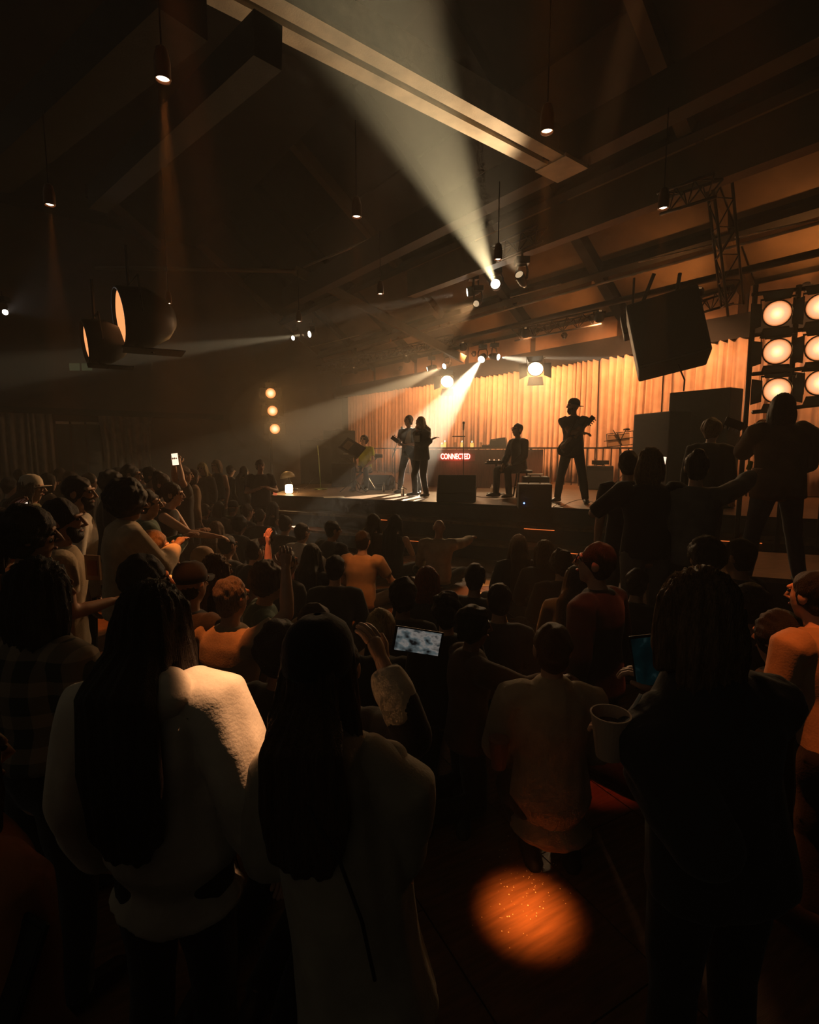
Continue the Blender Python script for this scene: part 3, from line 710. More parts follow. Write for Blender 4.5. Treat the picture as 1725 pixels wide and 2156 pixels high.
# low riser in front of the stage at the right
rp = [(2.75,5.55),(6.4,4.1),(6.9,5.6),(3.3,7.0)]
t = thing('stage_riser', 'low dark riser in front of the stage at the right', 'riser', (4.6,5.4,0))
obj('deck', MB().prism(rp, 0.50, 0.55), M_DECK, t); obj('skirt', MB().prism([(x*0.99+0.04,y*0.99+0.05) for x,y in rp], 0, 0.50), M_FASCIA, t)

# ================================================================== LAMPS
WARM = (1.0,0.80,0.55); AMBER = (1.0,0.46,0.13); DEEP = (1.0,0.27,0.045)
M_LENSW = emis('beam_lens', (1.0,0.92,0.72), 30)
def moving_head(label, loc, aim, power, size, col=WARM, r=0.085, lens=None, blend=0.25, hang=0.5):
    loc = Vector(loc); d = (Vector(aim)-loc).normalized(); m3 = frame(d)
    t = thing('moving_light', label, 'stage light', loc)
    b = loc - d*0.03
    hd_ = obj('head', MB().lathe([(r*1.12,0.0),(r*1.18,-0.06),(r*1.15,-0.16),(r*0.95,-0.26),(r*0.5,-0.33),(r*0.45,-0.33),(r*0.9,-0.25),(r*1.0,-0.02),(r*1.02,0.0)], b, m3, n=20, closed=True), M_BLACK, t, smooth=True)
    ln = MB().lathe([(r*1.0,0.0),(r*0.7,0.012),(r*0.02,0.018)], b - d*0.012, m3, n=20)
    obj('lens', ln, lens or M_LENSW, hd_, smooth=True)
    x = m3.col[0]; c = b - d*0.15; up = Vector((0,0,1))
    pth = [c+x*(r*1.35), c+x*(r*1.5)+up*0.14, c+x*(r*1.1)+up*0.24, c-x*(r*1.1)+up*0.24, c-x*(r*1.5)+up*0.14, c-x*(r*1.35)]
    obj('yoke', MB().tube(pth, 0.02, 6), M_BLACK, t)
    obj('base', MB().box(c+up*0.31, (0.24,0.2,0.12)), M_BLACK, t, bev=0.01)
    obj('clamp', MB().tube([c+up*0.36, c+up*hang], 0.018, 6), M_STEEL, t)
    light('SPOT', 'beam', loc + d*0.02, aim, col, power, size, blend, 0.04, parent=t)
    return t
LENSPAR = lens_mat('par_lens', [(0.0,(1.0,0.98,0.78)),(0.20,(1.0,0.95,0.55)),(0.42,(1.0,0.80,0.33)),(0.55,(1.0,0.56,0.30)),(0.86,(0.95,0.40,0.16)),(1.0,(0.5,0.10,0.02))], (1.15, 1.0/0.142))
def par(label, loc, aim, r, power, size, col, lens, strength_doors=True, doors=True, group=None, name='par_lamp', blend=0.6, up=(0,0,1), door_len=1.0, split=45):
    loc = Vector(loc); d = (Vector(aim)-loc).normalized(); m3 = frame(d, up)
    x, y = m3.col[0], m3.col[1]
    t = thing(name, label, 'stage light', loc, group)
    hd_ = obj('can', MB().lathe([(r*1.10,0.05),(r*1.16,0.03),(r*1.14,-r*0.9),(r*0.8,-r*1.6),(r*0.4,-r*1.9),(r*0.36,-r*1.88),(r*0.7,-r*1.5),(r*1.03,-r*0.8),(r*1.05,0.05)], loc, m3, n=24, closed=True), M_BLACK, t, smooth=True)
    lm = mesh('lens', MB().lathe([(r*1.05,0.0),(r*0.8,r*0.06),(r*0.4,r*0.10),(r*0.01,r*0.12)], (0,0,0), None, n=28), True); lm.materials.append(lens)
    lo = bpy.data.objects.new('lens', lm); COL.objects.link(lo); lo.parent = hd_
    lo.rotation_euler = m3.to_euler(); lo.location = (0,0,0)
    if doors:
        for k in range(4):
            e = [x, y, -x, -y][k]; f = [y, -x, -y, x][k]
            h0 = loc + e*(r*1.16) + d*0.04; out = (d*math.cos(R(split)) + e*math.sin(R(split)))
            w0, w1, L_ = r*0.95, r*1.15, r*1.2*door_len
            q = [h0-f*w0, h0+f*w0, h0+f*w1+out*L_, h0-f*w1+out*L_]; nn = out.cross(f).normalized()*0.006
            obj('barn_door', MB().add(q+[v+nn for v in q], [(0,1,2,3),(7,6,5,4),(0,4,5,1),(1,5,6,2),(2,6,7,3),(3,7,4,0)]), M_BLACK, t)
    yk = [loc-d*r*0.5+x*r*1.2, loc-d*r*0.5+x*r*1.3+y*r*1.3, loc-d*r*0.5-x*r*1.3+y*r*1.3, loc-d*r*0.5-x*r*1.2]
    obj('yoke', MB().tube(yk, 0.014, 6), M_BLACK, t)
    if power: light('SPOT', 'beam', loc + d*(r*0.14+0.02), aim, col, power, size, blend, r*0.6, parent=t)
    return t
# brightest moving lights on the upper truss
pA = PQ(1043,597,4.6); moving_head('brightest moving light throwing a white beam up to the ceiling', pA, P(838,150,5.0), 38000, 8.4, (1.0,0.80,0.45), 0.10, blend=0.6)
pA2 = PQ(1092,575,6.3); moving_head('added dark moving light behind the brightest one, washing the pale beam', pA2, pe - B*2.2, 700, 50, (1.0,0.70,0.40), 0.07, blend=0.9, lens=emis('dim_lens', (1.0,0.7,0.4), 0.6))  # extra fixture, added to brighten the main beam
pB = PQ(981,616,4.6); moving_head('moving light left of the brightest one with a faint level beam', pB, P(500,700,13), 7000, 7, (1.0,0.85,0.6), 0.10)
pC = PQ(650,704,4.4); moving_head('moving light at the left end throwing a pale beam to the left', pC, P(250,752,15.5), 19000, 6.0, (1.0,0.80,0.50), 0.11)
pC2 = PQ(616,712,4.4); moving_head('small moving light turned sideways at the far left end', pC2, P(480,742,18), 250, 16, (1.0,0.85,0.58), 0.08)
pG = PQ(1002,640,4.6); moving_head('added black moving light below the left neighbour of the brightest one, turned to the left crowd', pG, P(300,1060,4.6), 2000, 24, (1.0,0.52,0.22), 0.07, blend=0.9, lens=emis('dim_lens', (1.0,0.7,0.4), 0.6))  # extra fixture, added to brighten faces in the left crowd
# lower truss
pD = PQ(1013,758,2.2); moving_head('moving light aimed down at the singer and counter', pD, P(905,905,12.6), 27000, 14, (1.0,0.82,0.58), 0.10)
pE = PQ(1052,752,2.2); moving_head('moving light throwing a pale beam right towards the loudspeaker', pE, P(1420,795,12.2), 40000, 12, (1.0,0.86,0.62), 0.085)
pF1 = PQ(934,772,2.2); moving_head('black moving light hanging over the guitarist with its lens lit', pF1, P(640,905,14), 9000, 13, (1.0,0.72,0.4), 0.085)
pF2 = PQ(898,778,2.2); moving_head('leftmost black moving light over the guitarist, seen edge on', pF2, P(650,850,18), 300, 20, (1.0,0.75,0.45), 0.085)
LW = lens_mat('flood_lens', [(0.0,(1.0,0.95,0.8)),(0.7,(1.0,0.85,0.55)),(1.0,(1.0,0.6,0.25))], (22, 1.0/0.2))
par('glaring flood lamp with barn doors over the seated man', PQ(1128,776,2.1), P(1085,1000,10.5), 0.19, 700, 100, (1.0,0.62,0.30), LW, doors=True, split=60)
par('glaring flood lamp with barn doors over the counter', PQ(942,803,2.1), P(880,1000,11.5), 0.19, 600, 100, (1.0,0.62,0.30), LW, doors=True, split=60)
# washes that light the curtain, hung under the lower truss
for k, (t_, pw) in enumerate(((5.0,220),(8.4,900),(11.2,1300),(13.6,1300),(15.8,1150),(18.0,800),(20.4,520))):
    lab = ['faint wash lamp far left above the keyboard player', 'wash lamp lighting the curtain behind the singers', 'wash lamp lighting the curtain behind the counter', 'wash lamp lighting the curtain behind the seated man', 'wash lamp lighting the curtain behind the bass player', 'wash lamp behind the hung loudspeaker', 'wash lamp above the lamp tower'][k]
    lp = RM(t_, 2.3, H+3.05)
    par(lab, lp, RM(t_-1.8, 0.3, 2.7), 0.10, pw*0.85, 110, (1.0,0.40,0.15), emis('wash_lens', (1.0,0.5,0.2), 6), doors=False, group='curtain wash lamps', name='wash_lamp', blend=0.8)
# right lamp tower: two columns of three big lamps with barn doors
tw = thing('lamp_tower', 'black scaffold frame carrying six big amber lamps', 'stand', P(1680,1000,6.6))
for px in (1592, 1683, 1775):
    a_ = P(px, 600, 6.75); obj('upright', MB().tube([Vector((a_.x,a_.y,0.52)), a_], 0.03, 8), M_BLACK, tw, smooth=True)
for py in (612, 698, 780, 860):
    obj('crossbar', MB().tube([P(1585,py+8,6.75), P(1780,py-14,6.75)], 0.025, 8), M_BLACK, tw, smooth=True)
tl = [(1637,660,'top'),(1637,740,'middle'),(1637,822,'bottom')]
for (px, py, nm) in tl:
    par('big amber lamp, %s of the inner column of the right tower' % nm, P(px,py,6.5), P(1180,py+240,1.0), 0.135, 7, 120, AMBER, LENSPAR, door_len=0.9)
for (px, py, nm) in ((1728,646,'top'),(1727,733,'middle'),(1728,806,'bottom')):
    par('amber lamp cut by the frame edge, %s of the outer column' % nm, P(px,py,6.5), P(1250,py+240,1.0), 0.135, 7, 120, AMBER, LENSPAR, door_len=0.9)
# left lamp tower
tp = P(572,1000,15.0)
tw = thing('lamp_tower', 'thin black stand carrying three amber lamps left of the stage', 'stand', (P(578,900,15.2).x, 15.2, 0))
a_ = P(566,800,15.25); obj('upright', MB().tube([Vector((a_.x,a_.y,0.02)), a_], 0.035, 8), M_BLACK, tw, smooth=True)
for k in range(3): obj('foot', MB().tube([Vector((a_.x,a_.y,0.25)), Vector((a_.x+0.5*math.cos(2.1*k),a_.y+0.5*math.sin(2.1*k),0.02))], 0.025, 6), M_BLACK, tw, smooth=True)
LPL = lens_mat('par_lens_left', [(0.0,(1.0,0.93,0.75)),(0.35,(1.0,0.78,0.45)),(0.7,(1.0,0.45,0.15)),(1.0,(0.7,0.16,0.03))], (1.35, 1.0/0.14))
for (px, py, nm, dx) in ((570,828,'top',0),(574,865,'middle',60),(579,903,'bottom',110)):
    par('amber lamp, %s of the three left of the stage' % nm, P(px,py,15.0), P(470+dx,py+110,1.0), 0.135, 45, 110, AMBER, LPL, door_len=1.0, split=62)
# two big floods hanging at the far left
LFL = emis('flood_glow', (1.0,0.36,0.12), 1.2)
for (px, py, rr, nm) in ((186,720,0.25,'lower'),(258,668,0.34,'upper')):
    c = P(px,py,7.2)
    par('%s of two big flood lamps with hanging doors at the far left' % nm, c, c+Vector((-0.86,-0.68,-0.12))*4, rr, 0, 90, AMBER, LFL, doors=False, name='flood_lamp')
    FT = bpy.data.objects[-1] if False else None
    # hanging barn door below
    u = Vector((0.86,0.45,0.0)); v = Vector((0.45,-0.80,0.0)); cc = c + Vector((0.34*rr/0.25*0.9,-0.05,-rr*1.35))
    q = [cc-u*rr*1.1-v*rr*0.8, cc+u*rr*1.1-v*rr*0.8, cc+u*rr*1.1+v*rr*0.8, cc-u*rr*1.1+v*rr*0.8]; up = Vector((0,0,0.012))
    prt = [o for o in COL.objects if o.name.startswith('flood_lamp')][-1]
    obj('barn_door', MB().add(q+[x_+up for x_ in q], [(0,1,2,3),(7,6,5,4),(0,4,5,1),(1,5,6,2),(2,6,7,3),(3,7,4,0)]), M_BLACKP, prt)
    obj('hinge', MB().tube([c+Vector((0.1,0,-rr)), cc], 0.02, 6), M_BLACK, prt)
    obj('hanger', MB().tube([c+Vector((0.1,0,rr*1.2)), c+Vector((0.1,0,rr*1.2+0.5))], 0.02, 6), M_BLACK, prt)
# ceiling downlights
M_DLENS = emis('downlight_lens', (1.0,0.62,0.36), 14)
def downlight(label, c, power, size, col=DEEP, r=0.045, lens=M_DLENS, aim=None, blend=0.5, radius=0.02, hang=0.9):
    c = Vector(c); t = thing('downlight', label, 'ceiling light', c, 'small orange downlights hung from the ceiling')
    obj('can', MB().lathe([(r*1.05,-0.012),(r*1.12,0.0),(r*1.12,0.10),(r*0.8,0.17),(r*0.3,0.19),(r*0.25,0.185),(r*0.7,0.16),(r*0.95,0.09),(r*0.95,-0.012)], c, n=20, closed=True), mat('copper_can', (0.12,0.05,0.025), 0.4, 0.5), t, smooth=True)
    obj('lens', MB().lathe([(r*0.96,0.008),(r*0.5,-0.004),(r*0.02,-0.008)], c, n=20), lens, t, smooth=True)
    obj('hanger', MB().tube([c+Vector((0,0,0.18)), c+Vector((0,0,hang))], 0.006, 6), M_BLACK, t)
    if power:
        a_ = aim if aim is not None else c-Vector((0,0,1)); light('SPOT', 'beam', c-Vector((0,0,0.03)), a_, col, power, size, blend, radius, parent=t)
    return t
ZD = H + 2.35
for (px, py, lab, pw, sz) in ((343,165,'nearest orange downlight high at the upper left',900,12), (105,430,'orange downlight at the far left edge under the diagonal brace',500,12), (751,455,'orange downlight at mid ceiling left of the white beam',260,12),
                      (1152,275,'orange downlight beside the end of the pale beam',600,10), (1397,437,'orange downlight beside the short truss at the right',350,12), (355,638,'tiny downlight right of the big flood lamps',250,12),
                      (1049,545,'tiny downlight above the brightest moving light',200,12), (801,618,'tiny downlight above the stage at centre left',150,12), (630,676,'tiny downlight beside the left moving lights',150,12)):
    downlight(lab, G(px,py,ZD), pw, sz, hang=5.75 if px == 355 else 0.9)
pool = G(1112, 1920, 0.0)
downlight('downlight above the frame that makes the glowing pool on the floor', (pool.x, pool.y, ZD+0.6), 5200, 4.3, col=(1.0,0.27,0.045), blend=1.0, radius=0.09)
# orange uplights on the eave rail that colour the roof and the plaster strips
for k, (t_, pw) in enumerate(((6.5,30),(10.5,34),(14.0,55),(17.0,95),(19.5,120))):
    lab = ['uplight on the eave rail above the keyboard player', 'uplight on the eave rail above the singers', 'uplight on the eave rail above the seated man', 'uplight on the eave rail left of the hung loudspeaker', 'uplight on the eave rail near the lamp tower'][k]
    par(lab, RM(t_, 1.15, H+3.1), RM(t_-0.4, 0.6, H+5.0), 0.06, pw, 120, (1.0,0.36,0.09), emis('wash_lens', (1.0,0.5,0.2), 6), doors=False, group='eave uplights', name='uplight', blend=0.9)
# loudspeaker hung from the rail at the right, a smaller one beside it
sc_ = P(1404, 706, 8.4); sm = Matrix.Rotation(R(-24),3,'Z') @ Matrix.Rotation(R(-10),3,'X') @ Matrix.Rotation(R(-13),3,'Y')
t = thing('hung_loudspeaker', 'big black loudspeaker hung from the rail at the right', 'loudspeaker', sc_)
obj('cabinet', MB().extrude([(-0.50,-0.52),(0.50,-0.52),(0.50,0.52),(-0.50,0.52)], sc_-(sm@Vector((0,0.36,0))), sm@Vector((1,0,0)), sm@Vector((0,0,1)), sm@Vector((0,0.72,0))), M_BLACKP, t, bev=0.03)
obj('grille', MB().box(sc_+sm@Vector((0,-0.37,0)), (0.92,0.02,0.96), sm), mat('speaker_grille', (0.016,0.015,0.014), 0.6), t)
for sx in (-0.25,0.25): obj('bracket', MB().tube([sc_+sm@Vector((sx,0,0.50)), sc_+sm@Vector((sx,0,0.60)), sc_+Vector((sx*0.8,0.1,0.95))], 0.03, 8), M_BLACK, t)
obj('clamp', MB().box(sc_+sm@Vector((0,0,0.55)), (0.7,0.12,0.08), sm), M_BLACK, t)
obj('cable', MB().tube([sc_+sm@Vector((0.05,-0.1,-0.5)), P(1442,800,8.5), P(1440,822,8.8)], 0.012, 6), M_BLACKP, t)
sc2 = P(1336, 684, 9.3); t = thing('hung_loudspeaker', 'small dark box loudspeaker left of the big hung one', 'loudspeaker', sc2)
obj('cabinet', MB().box(sc2, (0.40,0.36,0.36), sm), M_BLACKP, t, bev=0.02); obj('grille', MB().box(sc2+sm@Vector((0,-0.19,0)), (0.30,0.02,0.26), sm), M_STEEL, t)
obj('hanger', MB().tube([sc2+sm@Vector((0,0,0.18)), sc2+Vector((0,0.1,0.8))], 0.02, 6), M_BLACK, t)
c = P(12,657,13.0); moving_head('tiny white lamp at the far left edge', c, c+Vector((3.0,-2.5,-0.2)), 60, 20, (0.9,0.8,0.75), 0.06)

# ================================================================== PEOPLE
SKIN = {'fair': (0.50,0.30,0.20), 'tan': (0.36,0.20,0.125), 'brown': (0.19,0.10,0.06), 'dark': (0.09,0.05,0.03)}
def skin_mat(k): return mat('skin_'+k, SKIN[k], 0.55, noise=0.08, nscale=30, bump=0.05, bscale=150, spec=0.35)
def cloth(name, col, rough=0.85, sheen=0.15): return mat('cloth_'+name, col, rough, noise=0.18, nscale=9, bump=0.10, bscale=120, sheen=sheen, spec=0.2)
def hairm(name, col): return mat('hair_'+name, col, 0.58, noise=0.45, nscale=22, stretch=(9,9,1.1), bump=0.7, bscale=45, spec=0.3)
CL = {k: cloth(k, c) for k, c in {
    'black': (0.012,0.011,0.011), 'charcoal': (0.028,0.026,0.025), 'navy': (0.014,0.017,0.028), 'cream': (0.56,0.48,0.36), 'white': (0.68,0.63,0.54), 'beige': (0.40,0.31,0.20),
    'tan': (0.30,0.19,0.105), 'brown': (0.09,0.05,0.03), 'olive': (0.12,0.11,0.045), 'green': (0.05,0.10,0.07), 'grey': (0.14,0.125,0.11), 'denim': (0.035,0.045,0.07), 'yellow': (0.42,0.42,0.03),
    'rust': (0.32,0.12,0.045), 'red': (0.30,0.03,0.02), 'khaki': (0.20,0.155,0.085), 'coat': (0.32,0.27,0.19)}.items()}
HR = {k: hairm(k, c) for k, c in {'black': (0.010,0.008,0.007), 'dark': (0.022,0.014,0.009), 'brown': (0.06,0.034,0.018), 'light': (0.17,0.10,0.05), 'blond': (0.50,0.36,0.17), 'red': (0.20,0.035,0.015), 'grey': (0.22,0.19,0.15), 'ginger': (0.28,0.12,0.04)}.items()}
M_SHOE = mat('shoe_leather', (0.015,0.013,0.012), 0.45, noise=0.2); M_SOLE = mat('shoe_white', (0.45,0.42,0.36), 0.6)
M_EYE = mat('eye', (0.02,0.015,0.012), 0.2); M_LIP = mat('lip', (0.25,0.09,0.07), 0.5); M_SOCK = mat('brow', (0.03,0.02,0.015), 0.8)

def noise3(v, scale, seed, octv=3):                 # cheap smooth noise: a few sine waves in random directions
    g = np.random.default_rng(seed); out = np.zeros(len(v)); a = 1.0; tot = 0
    for o in range(octv):
        for k in range(4):
            d = g.normal(size=3); d /= np.linalg.norm(d)
            out += a*np.sin(v @ d * scale * g.uniform(0.7,1.4) + g.uniform(0,6.28)); tot += a*0.6
        scale *= 2.1; a *= 0.5
    return out/tot
JOBS = []      # (object, voxel, smooth, displace(v,n)->float, extras MB)
def soft(name, mb, m, parent, vox, smooth=5, disp=None, extra=None, root_loc=None):
    me = mesh(name, mb); o = bpy.data.objects.new(name, me); COL.objects.link(o)
    if parent is not None: o.parent = parent
    r = o.modifiers.new('r', 'REMESH'); r.mode = 'VOXEL'; r.voxel_size = vox; r.use_smooth_shade = True
    s = o.modifiers.new('s', 'SMOOTH'); s.factor = 0.5; s.iterations = smooth
    JOBS.append((o, m, disp, extra)); return o
def run_jobs():
    dg = bpy.context.evaluated_depsgraph_get(); dg.update()
    for o, m, disp, extra in JOBS:
        me = bpy.data.meshes.new_from_object(o.evaluated_get(dg))
        n = len(me.vertices); co = np.empty(n*3, np.float32); me.vertices.foreach_get('co', co); co = co.reshape(-1,3).astype(float)
        if disp is not None and n:
            no = np.empty(n*3, np.float32); me.vertices.foreach_get('normal', no); no = no.reshape(-1,3)
            co = co + no*disp(co)[:,None]
            me.vertices.foreach_set('co', co.astype(np.float32).ravel())
        if extra is not None and extra.v:
            fl_ = [tuple(p.vertices) for p in me.polygons]
            me2 = bpy.data.meshes.new(o.name); me2.from_pydata([tuple(c) for c in co]+list(extra.v), [], fl_+[tuple(i+n for i in f) for f in extra.f]); old = me; me = me2; bpy.data.meshes.remove(old)
        me.update(); me.polygons.foreach_set('use_smooth', [True]*len(me.polygons))
        me.materials.clear(); me.materials.append(m)
        raw = o.data; o.modifiers.clear(); o.data = me; bpy.data.meshes.remove(raw)
    JOBS.clear()

# leg poses: hip height, knees, ankles, toe directions (unit person 1.72 m; x to the right, y forward)
POSES = {
 'stand':  dict(h=1.72, pz=0.93, kn=((-0.10,0.02,0.49),(0.10,0.02,0.49)), an=((-0.11,-0.02,0.075),(0.11,-0.02,0.075)), toe=((-0.15,1,0),(0.15,1,0)), lean=2),
 'contra': dict(h=1.70, pz=0.92, kn=((-0.11,0.05,0.48),(0.14,0.10,0.48)), an=((-0.12,-0.03,0.075),(0.20,0.02,0.075)), toe=((-0.2,1,0),(0.5,1,0)), lean=2),
 'wide':   dict(h=1.69, pz=0.90, kn=((-0.17,0.03,0.47),(0.17,0.03,0.47)), an=((-0.23,-0.02,0.075),(0.23,-0.02,0.075)), toe=((-0.35,1,0),(0.35,1,0)), lean=3),
 'cross':  dict(h=0.90, pz=0.11, kn=((-0.34,0.26,0.17),(0.34,0.26,0.17)), an=((0.10,0.34,0.06),(-0.10,0.36,0.06)), toe=((1,0.2,0),(-1,0.2,0)), lean=8),
 'knees':  dict(h=0.89, pz=0.11, kn=((-0.13,0.34,0.42),(0.13,0.34,0.42)), an=((-0.13,0.50,0.07),(0.13,0.50,0.07)), toe=((-0.1,1,0),(0.1,1,0)), lean=10),
 'kneel':  dict(h=1.06, pz=0.26, kn=((-0.14,0.36,0.07),(0.14,0.36,0.07)), an=((-0.10,0.04,0.055),(0.10,0.04,0.055)), toe=((0.1,-1,-0.05),(-0.1,-1,-0.05)), lean=3),
 'stool':  dict(h=1.34, pz=0.58, kn=((-0.16,0.40,0.52),(0.16,0.40,0.52)), an=((-0.17,0.36,0.075),(0.17,0.40,0.075)), toe=((-0.2,1,0),(0.2,1,0)), lean=4),
 'recline':dict(h=0.62, pz=0.11, kn=((-0.12,0.42,0.36),(0.14,0.52,0.20)), an=((-0.12,0.70,0.07),(0.14,0.88,0.07)), toe=((0,1,0.5),(0,1,0.5)), lean=-38),
}
ARMS = {  # elbow, wrist relative to the shoulder, for the right arm (x outward)
 'down': ((0.05,-0.03,-0.29),(0.06,0.05,-0.54)), 'hip': ((0.13,-0.08,-0.25),(0.02,0.10,-0.40)), 'front': ((0.04,0.03,-0.28),(-0.10,0.24,-0.27)),
 'lap': ((0.07,0.06,-0.27),(-0.06,0.26,-0.42)), 'clap': ((0.05,0.14,-0.22),(-0.13,0.32,-0.10)), 'phone': ((0.06,0.18,-0.20),(-0.06,0.36,-0.02)),
 'raise': ((0.10,0.14,0.14),(0.02,0.24,0.38)), 'reach': ((0.05,0.27,-0.10),(0.02,0.52,-0.08)), 'fold': ((0.09,0.06,-0.26),(-0.15,0.23,-0.16)), 'knee': ((0.12,0.16,-0.24),(0.06,0.36,-0.26)),
 'out': ((0.10,-0.04,-0.27),(0.15,0.02,-0.51)), 'back': ((0.12,-0.16,-0.26),(0.12,-0.26,-0.50)), 'side': ((0.24,0.0,-0.16),(0.42,0.12,-0.22)),
}
PCOUNT = 0
PEOPLE = []
def person(label, px, py, pose='stand', d=None, h=None, base=0.0, yaw=0, hyaw=0, hpitch=0, arms=('down','down'), skin='fair', hair=('short','dark'), top=('tee','black'), bottom='charcoal', shoes=True,
           vox=0.018, lean=None, slean=0, wd=1.0, ik=(None,None), fingers=False, group=None, face=True, hood=False, curl=35, glasses=False, beard=None, hem=None, sleeve=None, twist=0, hairlen=None, fold=1.0, name='person', shdrop=0.055):
    """px,py: the crown of the head as seen; d: distance; h: height over base when d is not known"""
    global PCOUNT
    PCOUNT += 1; seed = 100 + PCOUNT
    po = POSES[pose]
    if d is None:
        hh = h if h else po['h']; crown = G(px, py, base+hh)
    else: crown = P(px, py, d); hh = crown.z - base
    s = hh/po['h']; s0 = s
    s = min(max(s, 0.80), 1.13)
    root_loc = Vector((crown.x, crown.y, base))
    ry = R(yaw); M3 = Matrix.Rotation(ry, 3, 'Z')
    # ---- joints
    ln = R(po['lean'] if lean is None else lean)
    sl = R(slean)
    pel = Vector((0,0,po['pz']))
    spd = Vector((math.sin(sl), math.sin(ln), math.cos(ln)*math.cos(sl))).normalized()
    sid = Vector((math.cos(R(twist)), math.sin(R(twist)), 0)); sid = (sid - spd*sid.dot(spd)).normalized(); fw = spd.cross(sid)*-1
    if fw.y < 0 and abs(twist) < 80: fw = -fw
    nk = pel + spd*0.52
    hdir = (spd*0.6 + Vector((0,0,0.4)) + Vector((0,0.06,0))).normalized()
    hm3 = Matrix.Rotation(R(hyaw+twist), 3, 'Z') @ Matrix.Rotation(R(-hpitch), 3, 'X')
    hs, hf, hu = hm3 @ Vector((1,0,0)), hm3 @ Vector((0,1,0)), hm3 @ Vector((0,0,1))
    hc = nk + hdir*0.165 + hf*0.015
    crown_l = hc + hu*0.112
    # put the crown where the photograph has it: shift the figure so that crown is over root
    sh = Vector((crown_l.x, crown_l.y, 0))
    foot_z = 0.0
    root = root_loc - (M3 @ sh)*s; root.z = base
    zfix = (hh - crown_l.z*s)                         # remaining difference goes into the legs of a standing person / is dropped otherwise
    S = lambda v: Vector(v)*s
    hips = [pel+Vector((-0.088*wd,0,-0.03)), pel+Vector((0.088*wd,0,-0.03))]
    shl = [nk - spd*shdrop - sid*0.178*wd, nk - spd*shdrop + sid*0.178*wd]
    elb, wri, hand_dir = [], [], []
    for k in (0, 1):
        sg = -1 if k == 0 else 1
        if ik[k] is not None:
            T = M3.transposed() @ ((Vector(ik[k][0]) - root)/s)
            S_ = shl[k]; l1, l2 = 0.29, 0.26; dv = T - S_; L_ = dv.length
            if L_ > (l1+l2)*0.995: T = S_ + dv.normalized()*(l1+l2)*0.995; dv = T - S_; L_ = dv.length
            a_ = (l1*l1 - l2*l2 + L_*L_)/(2*L_); h_ = math.sqrt(max(1e-6, l1*l1-a_*a_))
            hint = Vector(ik[k][1]) if len(ik[k]) > 1 else Vector((0.4*sg,-0.2,-1)); u_ = dv.normalized(); pr = hint - u_*hint.dot(u_); pr.normalize()
            E = S_ + u_*a_ + pr*h_; W_ = T
        else:
            e, w_ = ARMS[arms[k]]
            tr = lambda v: sid*(v[0]*sg) + fw*v[1] + Vector((0,0,v[2]))
            E = shl[k] + tr(e); W_ = shl[k] + tr(w_)
        elb.append(E); wri.append(W_); hand_dir.append((W_-E).normalized())
    # ---- body (one continuous skin)
    far = vox > 0.022
    B_ = MB(); nseg = 8 if far else 12
    sp_ = lambda f: S(pel + spd*(0.52*f))
    tors = [(-0.16,0.10,0.085),(0.0,0.158,0.112),(0.2,0.148,0.106),(0.42,0.135,0.098),(0.66,0.158,0.112),(0.84,0.165,0.100),(0.95,0.115,0.078),(1.02,0.06,0.058)]
    if shdrop > 0.07: tors = [t_ for t_ in tors if t_[0] < 0.8] + [(0.80,0.150,0.100),(0.90,0.098,0.080),(1.02,0.056,0.056)]
    B_.loft([sp_(f) for f,_,_ in tors], [(a*wd*s, b*s) for _,a,b in tors], side=sid, n=nseg)
    B_.loft([S(nk-spd*0.03), S(hc-hu*0.05-hf*0.012)], [0.054*s*math.sqrt(wd), 0.050*s], n=nseg)
    for k in (0,1):
        B_.loft([S(hips[k]), S((hips[k]+Vector(po['kn'][k]))/2), S(po['kn'][k])], [0.088*s*wd, 0.074*s, 0.055*s], n=nseg)
        kn, an = Vector(po['kn'][k]), Vector(po['an'][k])
        B_.loft([S(kn), S(kn*0.7+an*0.3), S(an)], [0.053*s, 0.056*s, 0.036*s], n=nseg)
        tv = Vector(po['toe'][k]).normalized(); ft = an + Vector((0,0,-0.035))
        B_.loft([S(ft-tv*0.05), S(ft+tv*0.08), S(ft+tv*0.17+Vector((0,0,-0.008)))], [(0.036*s,0.034*s),(0.042*s,0.030*s),(0.036*s,0.020*s)], side=tv.cross(Vector((0,0,1))), n=nseg)
        B_.loft([S(shl[k]), S((shl[k]+elb[k])/2), S(elb[k])], [0.055*s*wd, 0.048*s, 0.041*s], n=nseg)
        B_.loft([S(elb[k]), S(elb[k]*0.65+wri[k]*0.35), S(wri[k])], [0.040*s, 0.042*s, 0.028*s], n=nseg)
    Rh = Matrix((hs, hf, hu)).transposed()
    B_.ball(S(hc+hu*0.018-hf*0.008), (0.074*s, 0.092*s, 0.092*s), Rh, 14, 10)
    B_.loft([S(hc+hf*0.022-hu*0.01), S(hc+hf*0.028-hu*0.07), S(hc+hf*0.042-hu*0.102)], [(0.066*s,0.070*s),(0.054*s,0.056*s),(0.030*s,0.028*s)], side=hs, n=12)
    ex = MB()
    if not far:
        ex.loft([S(hc+hf*0.085+hu*0.022), S(hc+hf*0.102-hu*0.008), S(hc+hf*0.115-hu*0.026), S(hc+hf*0.090-hu*0.036)], [(0.009*s,0.008*s),(0.012*s,0.012*s),(0.017*s,0.012*s),(0.013*s,0.008*s)], side=hs, n=8)
        ex.loft([S(hc+hf*0.076+hu*0.030-hs*0.05), S(hc+hf*0.088+hu*0.032), S(hc+hf*0.076+hu*0.030+hs*0.05)], [(0.008*s,0.01*s)]*3, n=6)
        for sg in (-1,1): ex.ball(S(hc+hs*0.077*sg-hf*0.012+hu*0.0), (0.012*s,0.024*s,0.034*s), Rh, 8, 6)
    else:
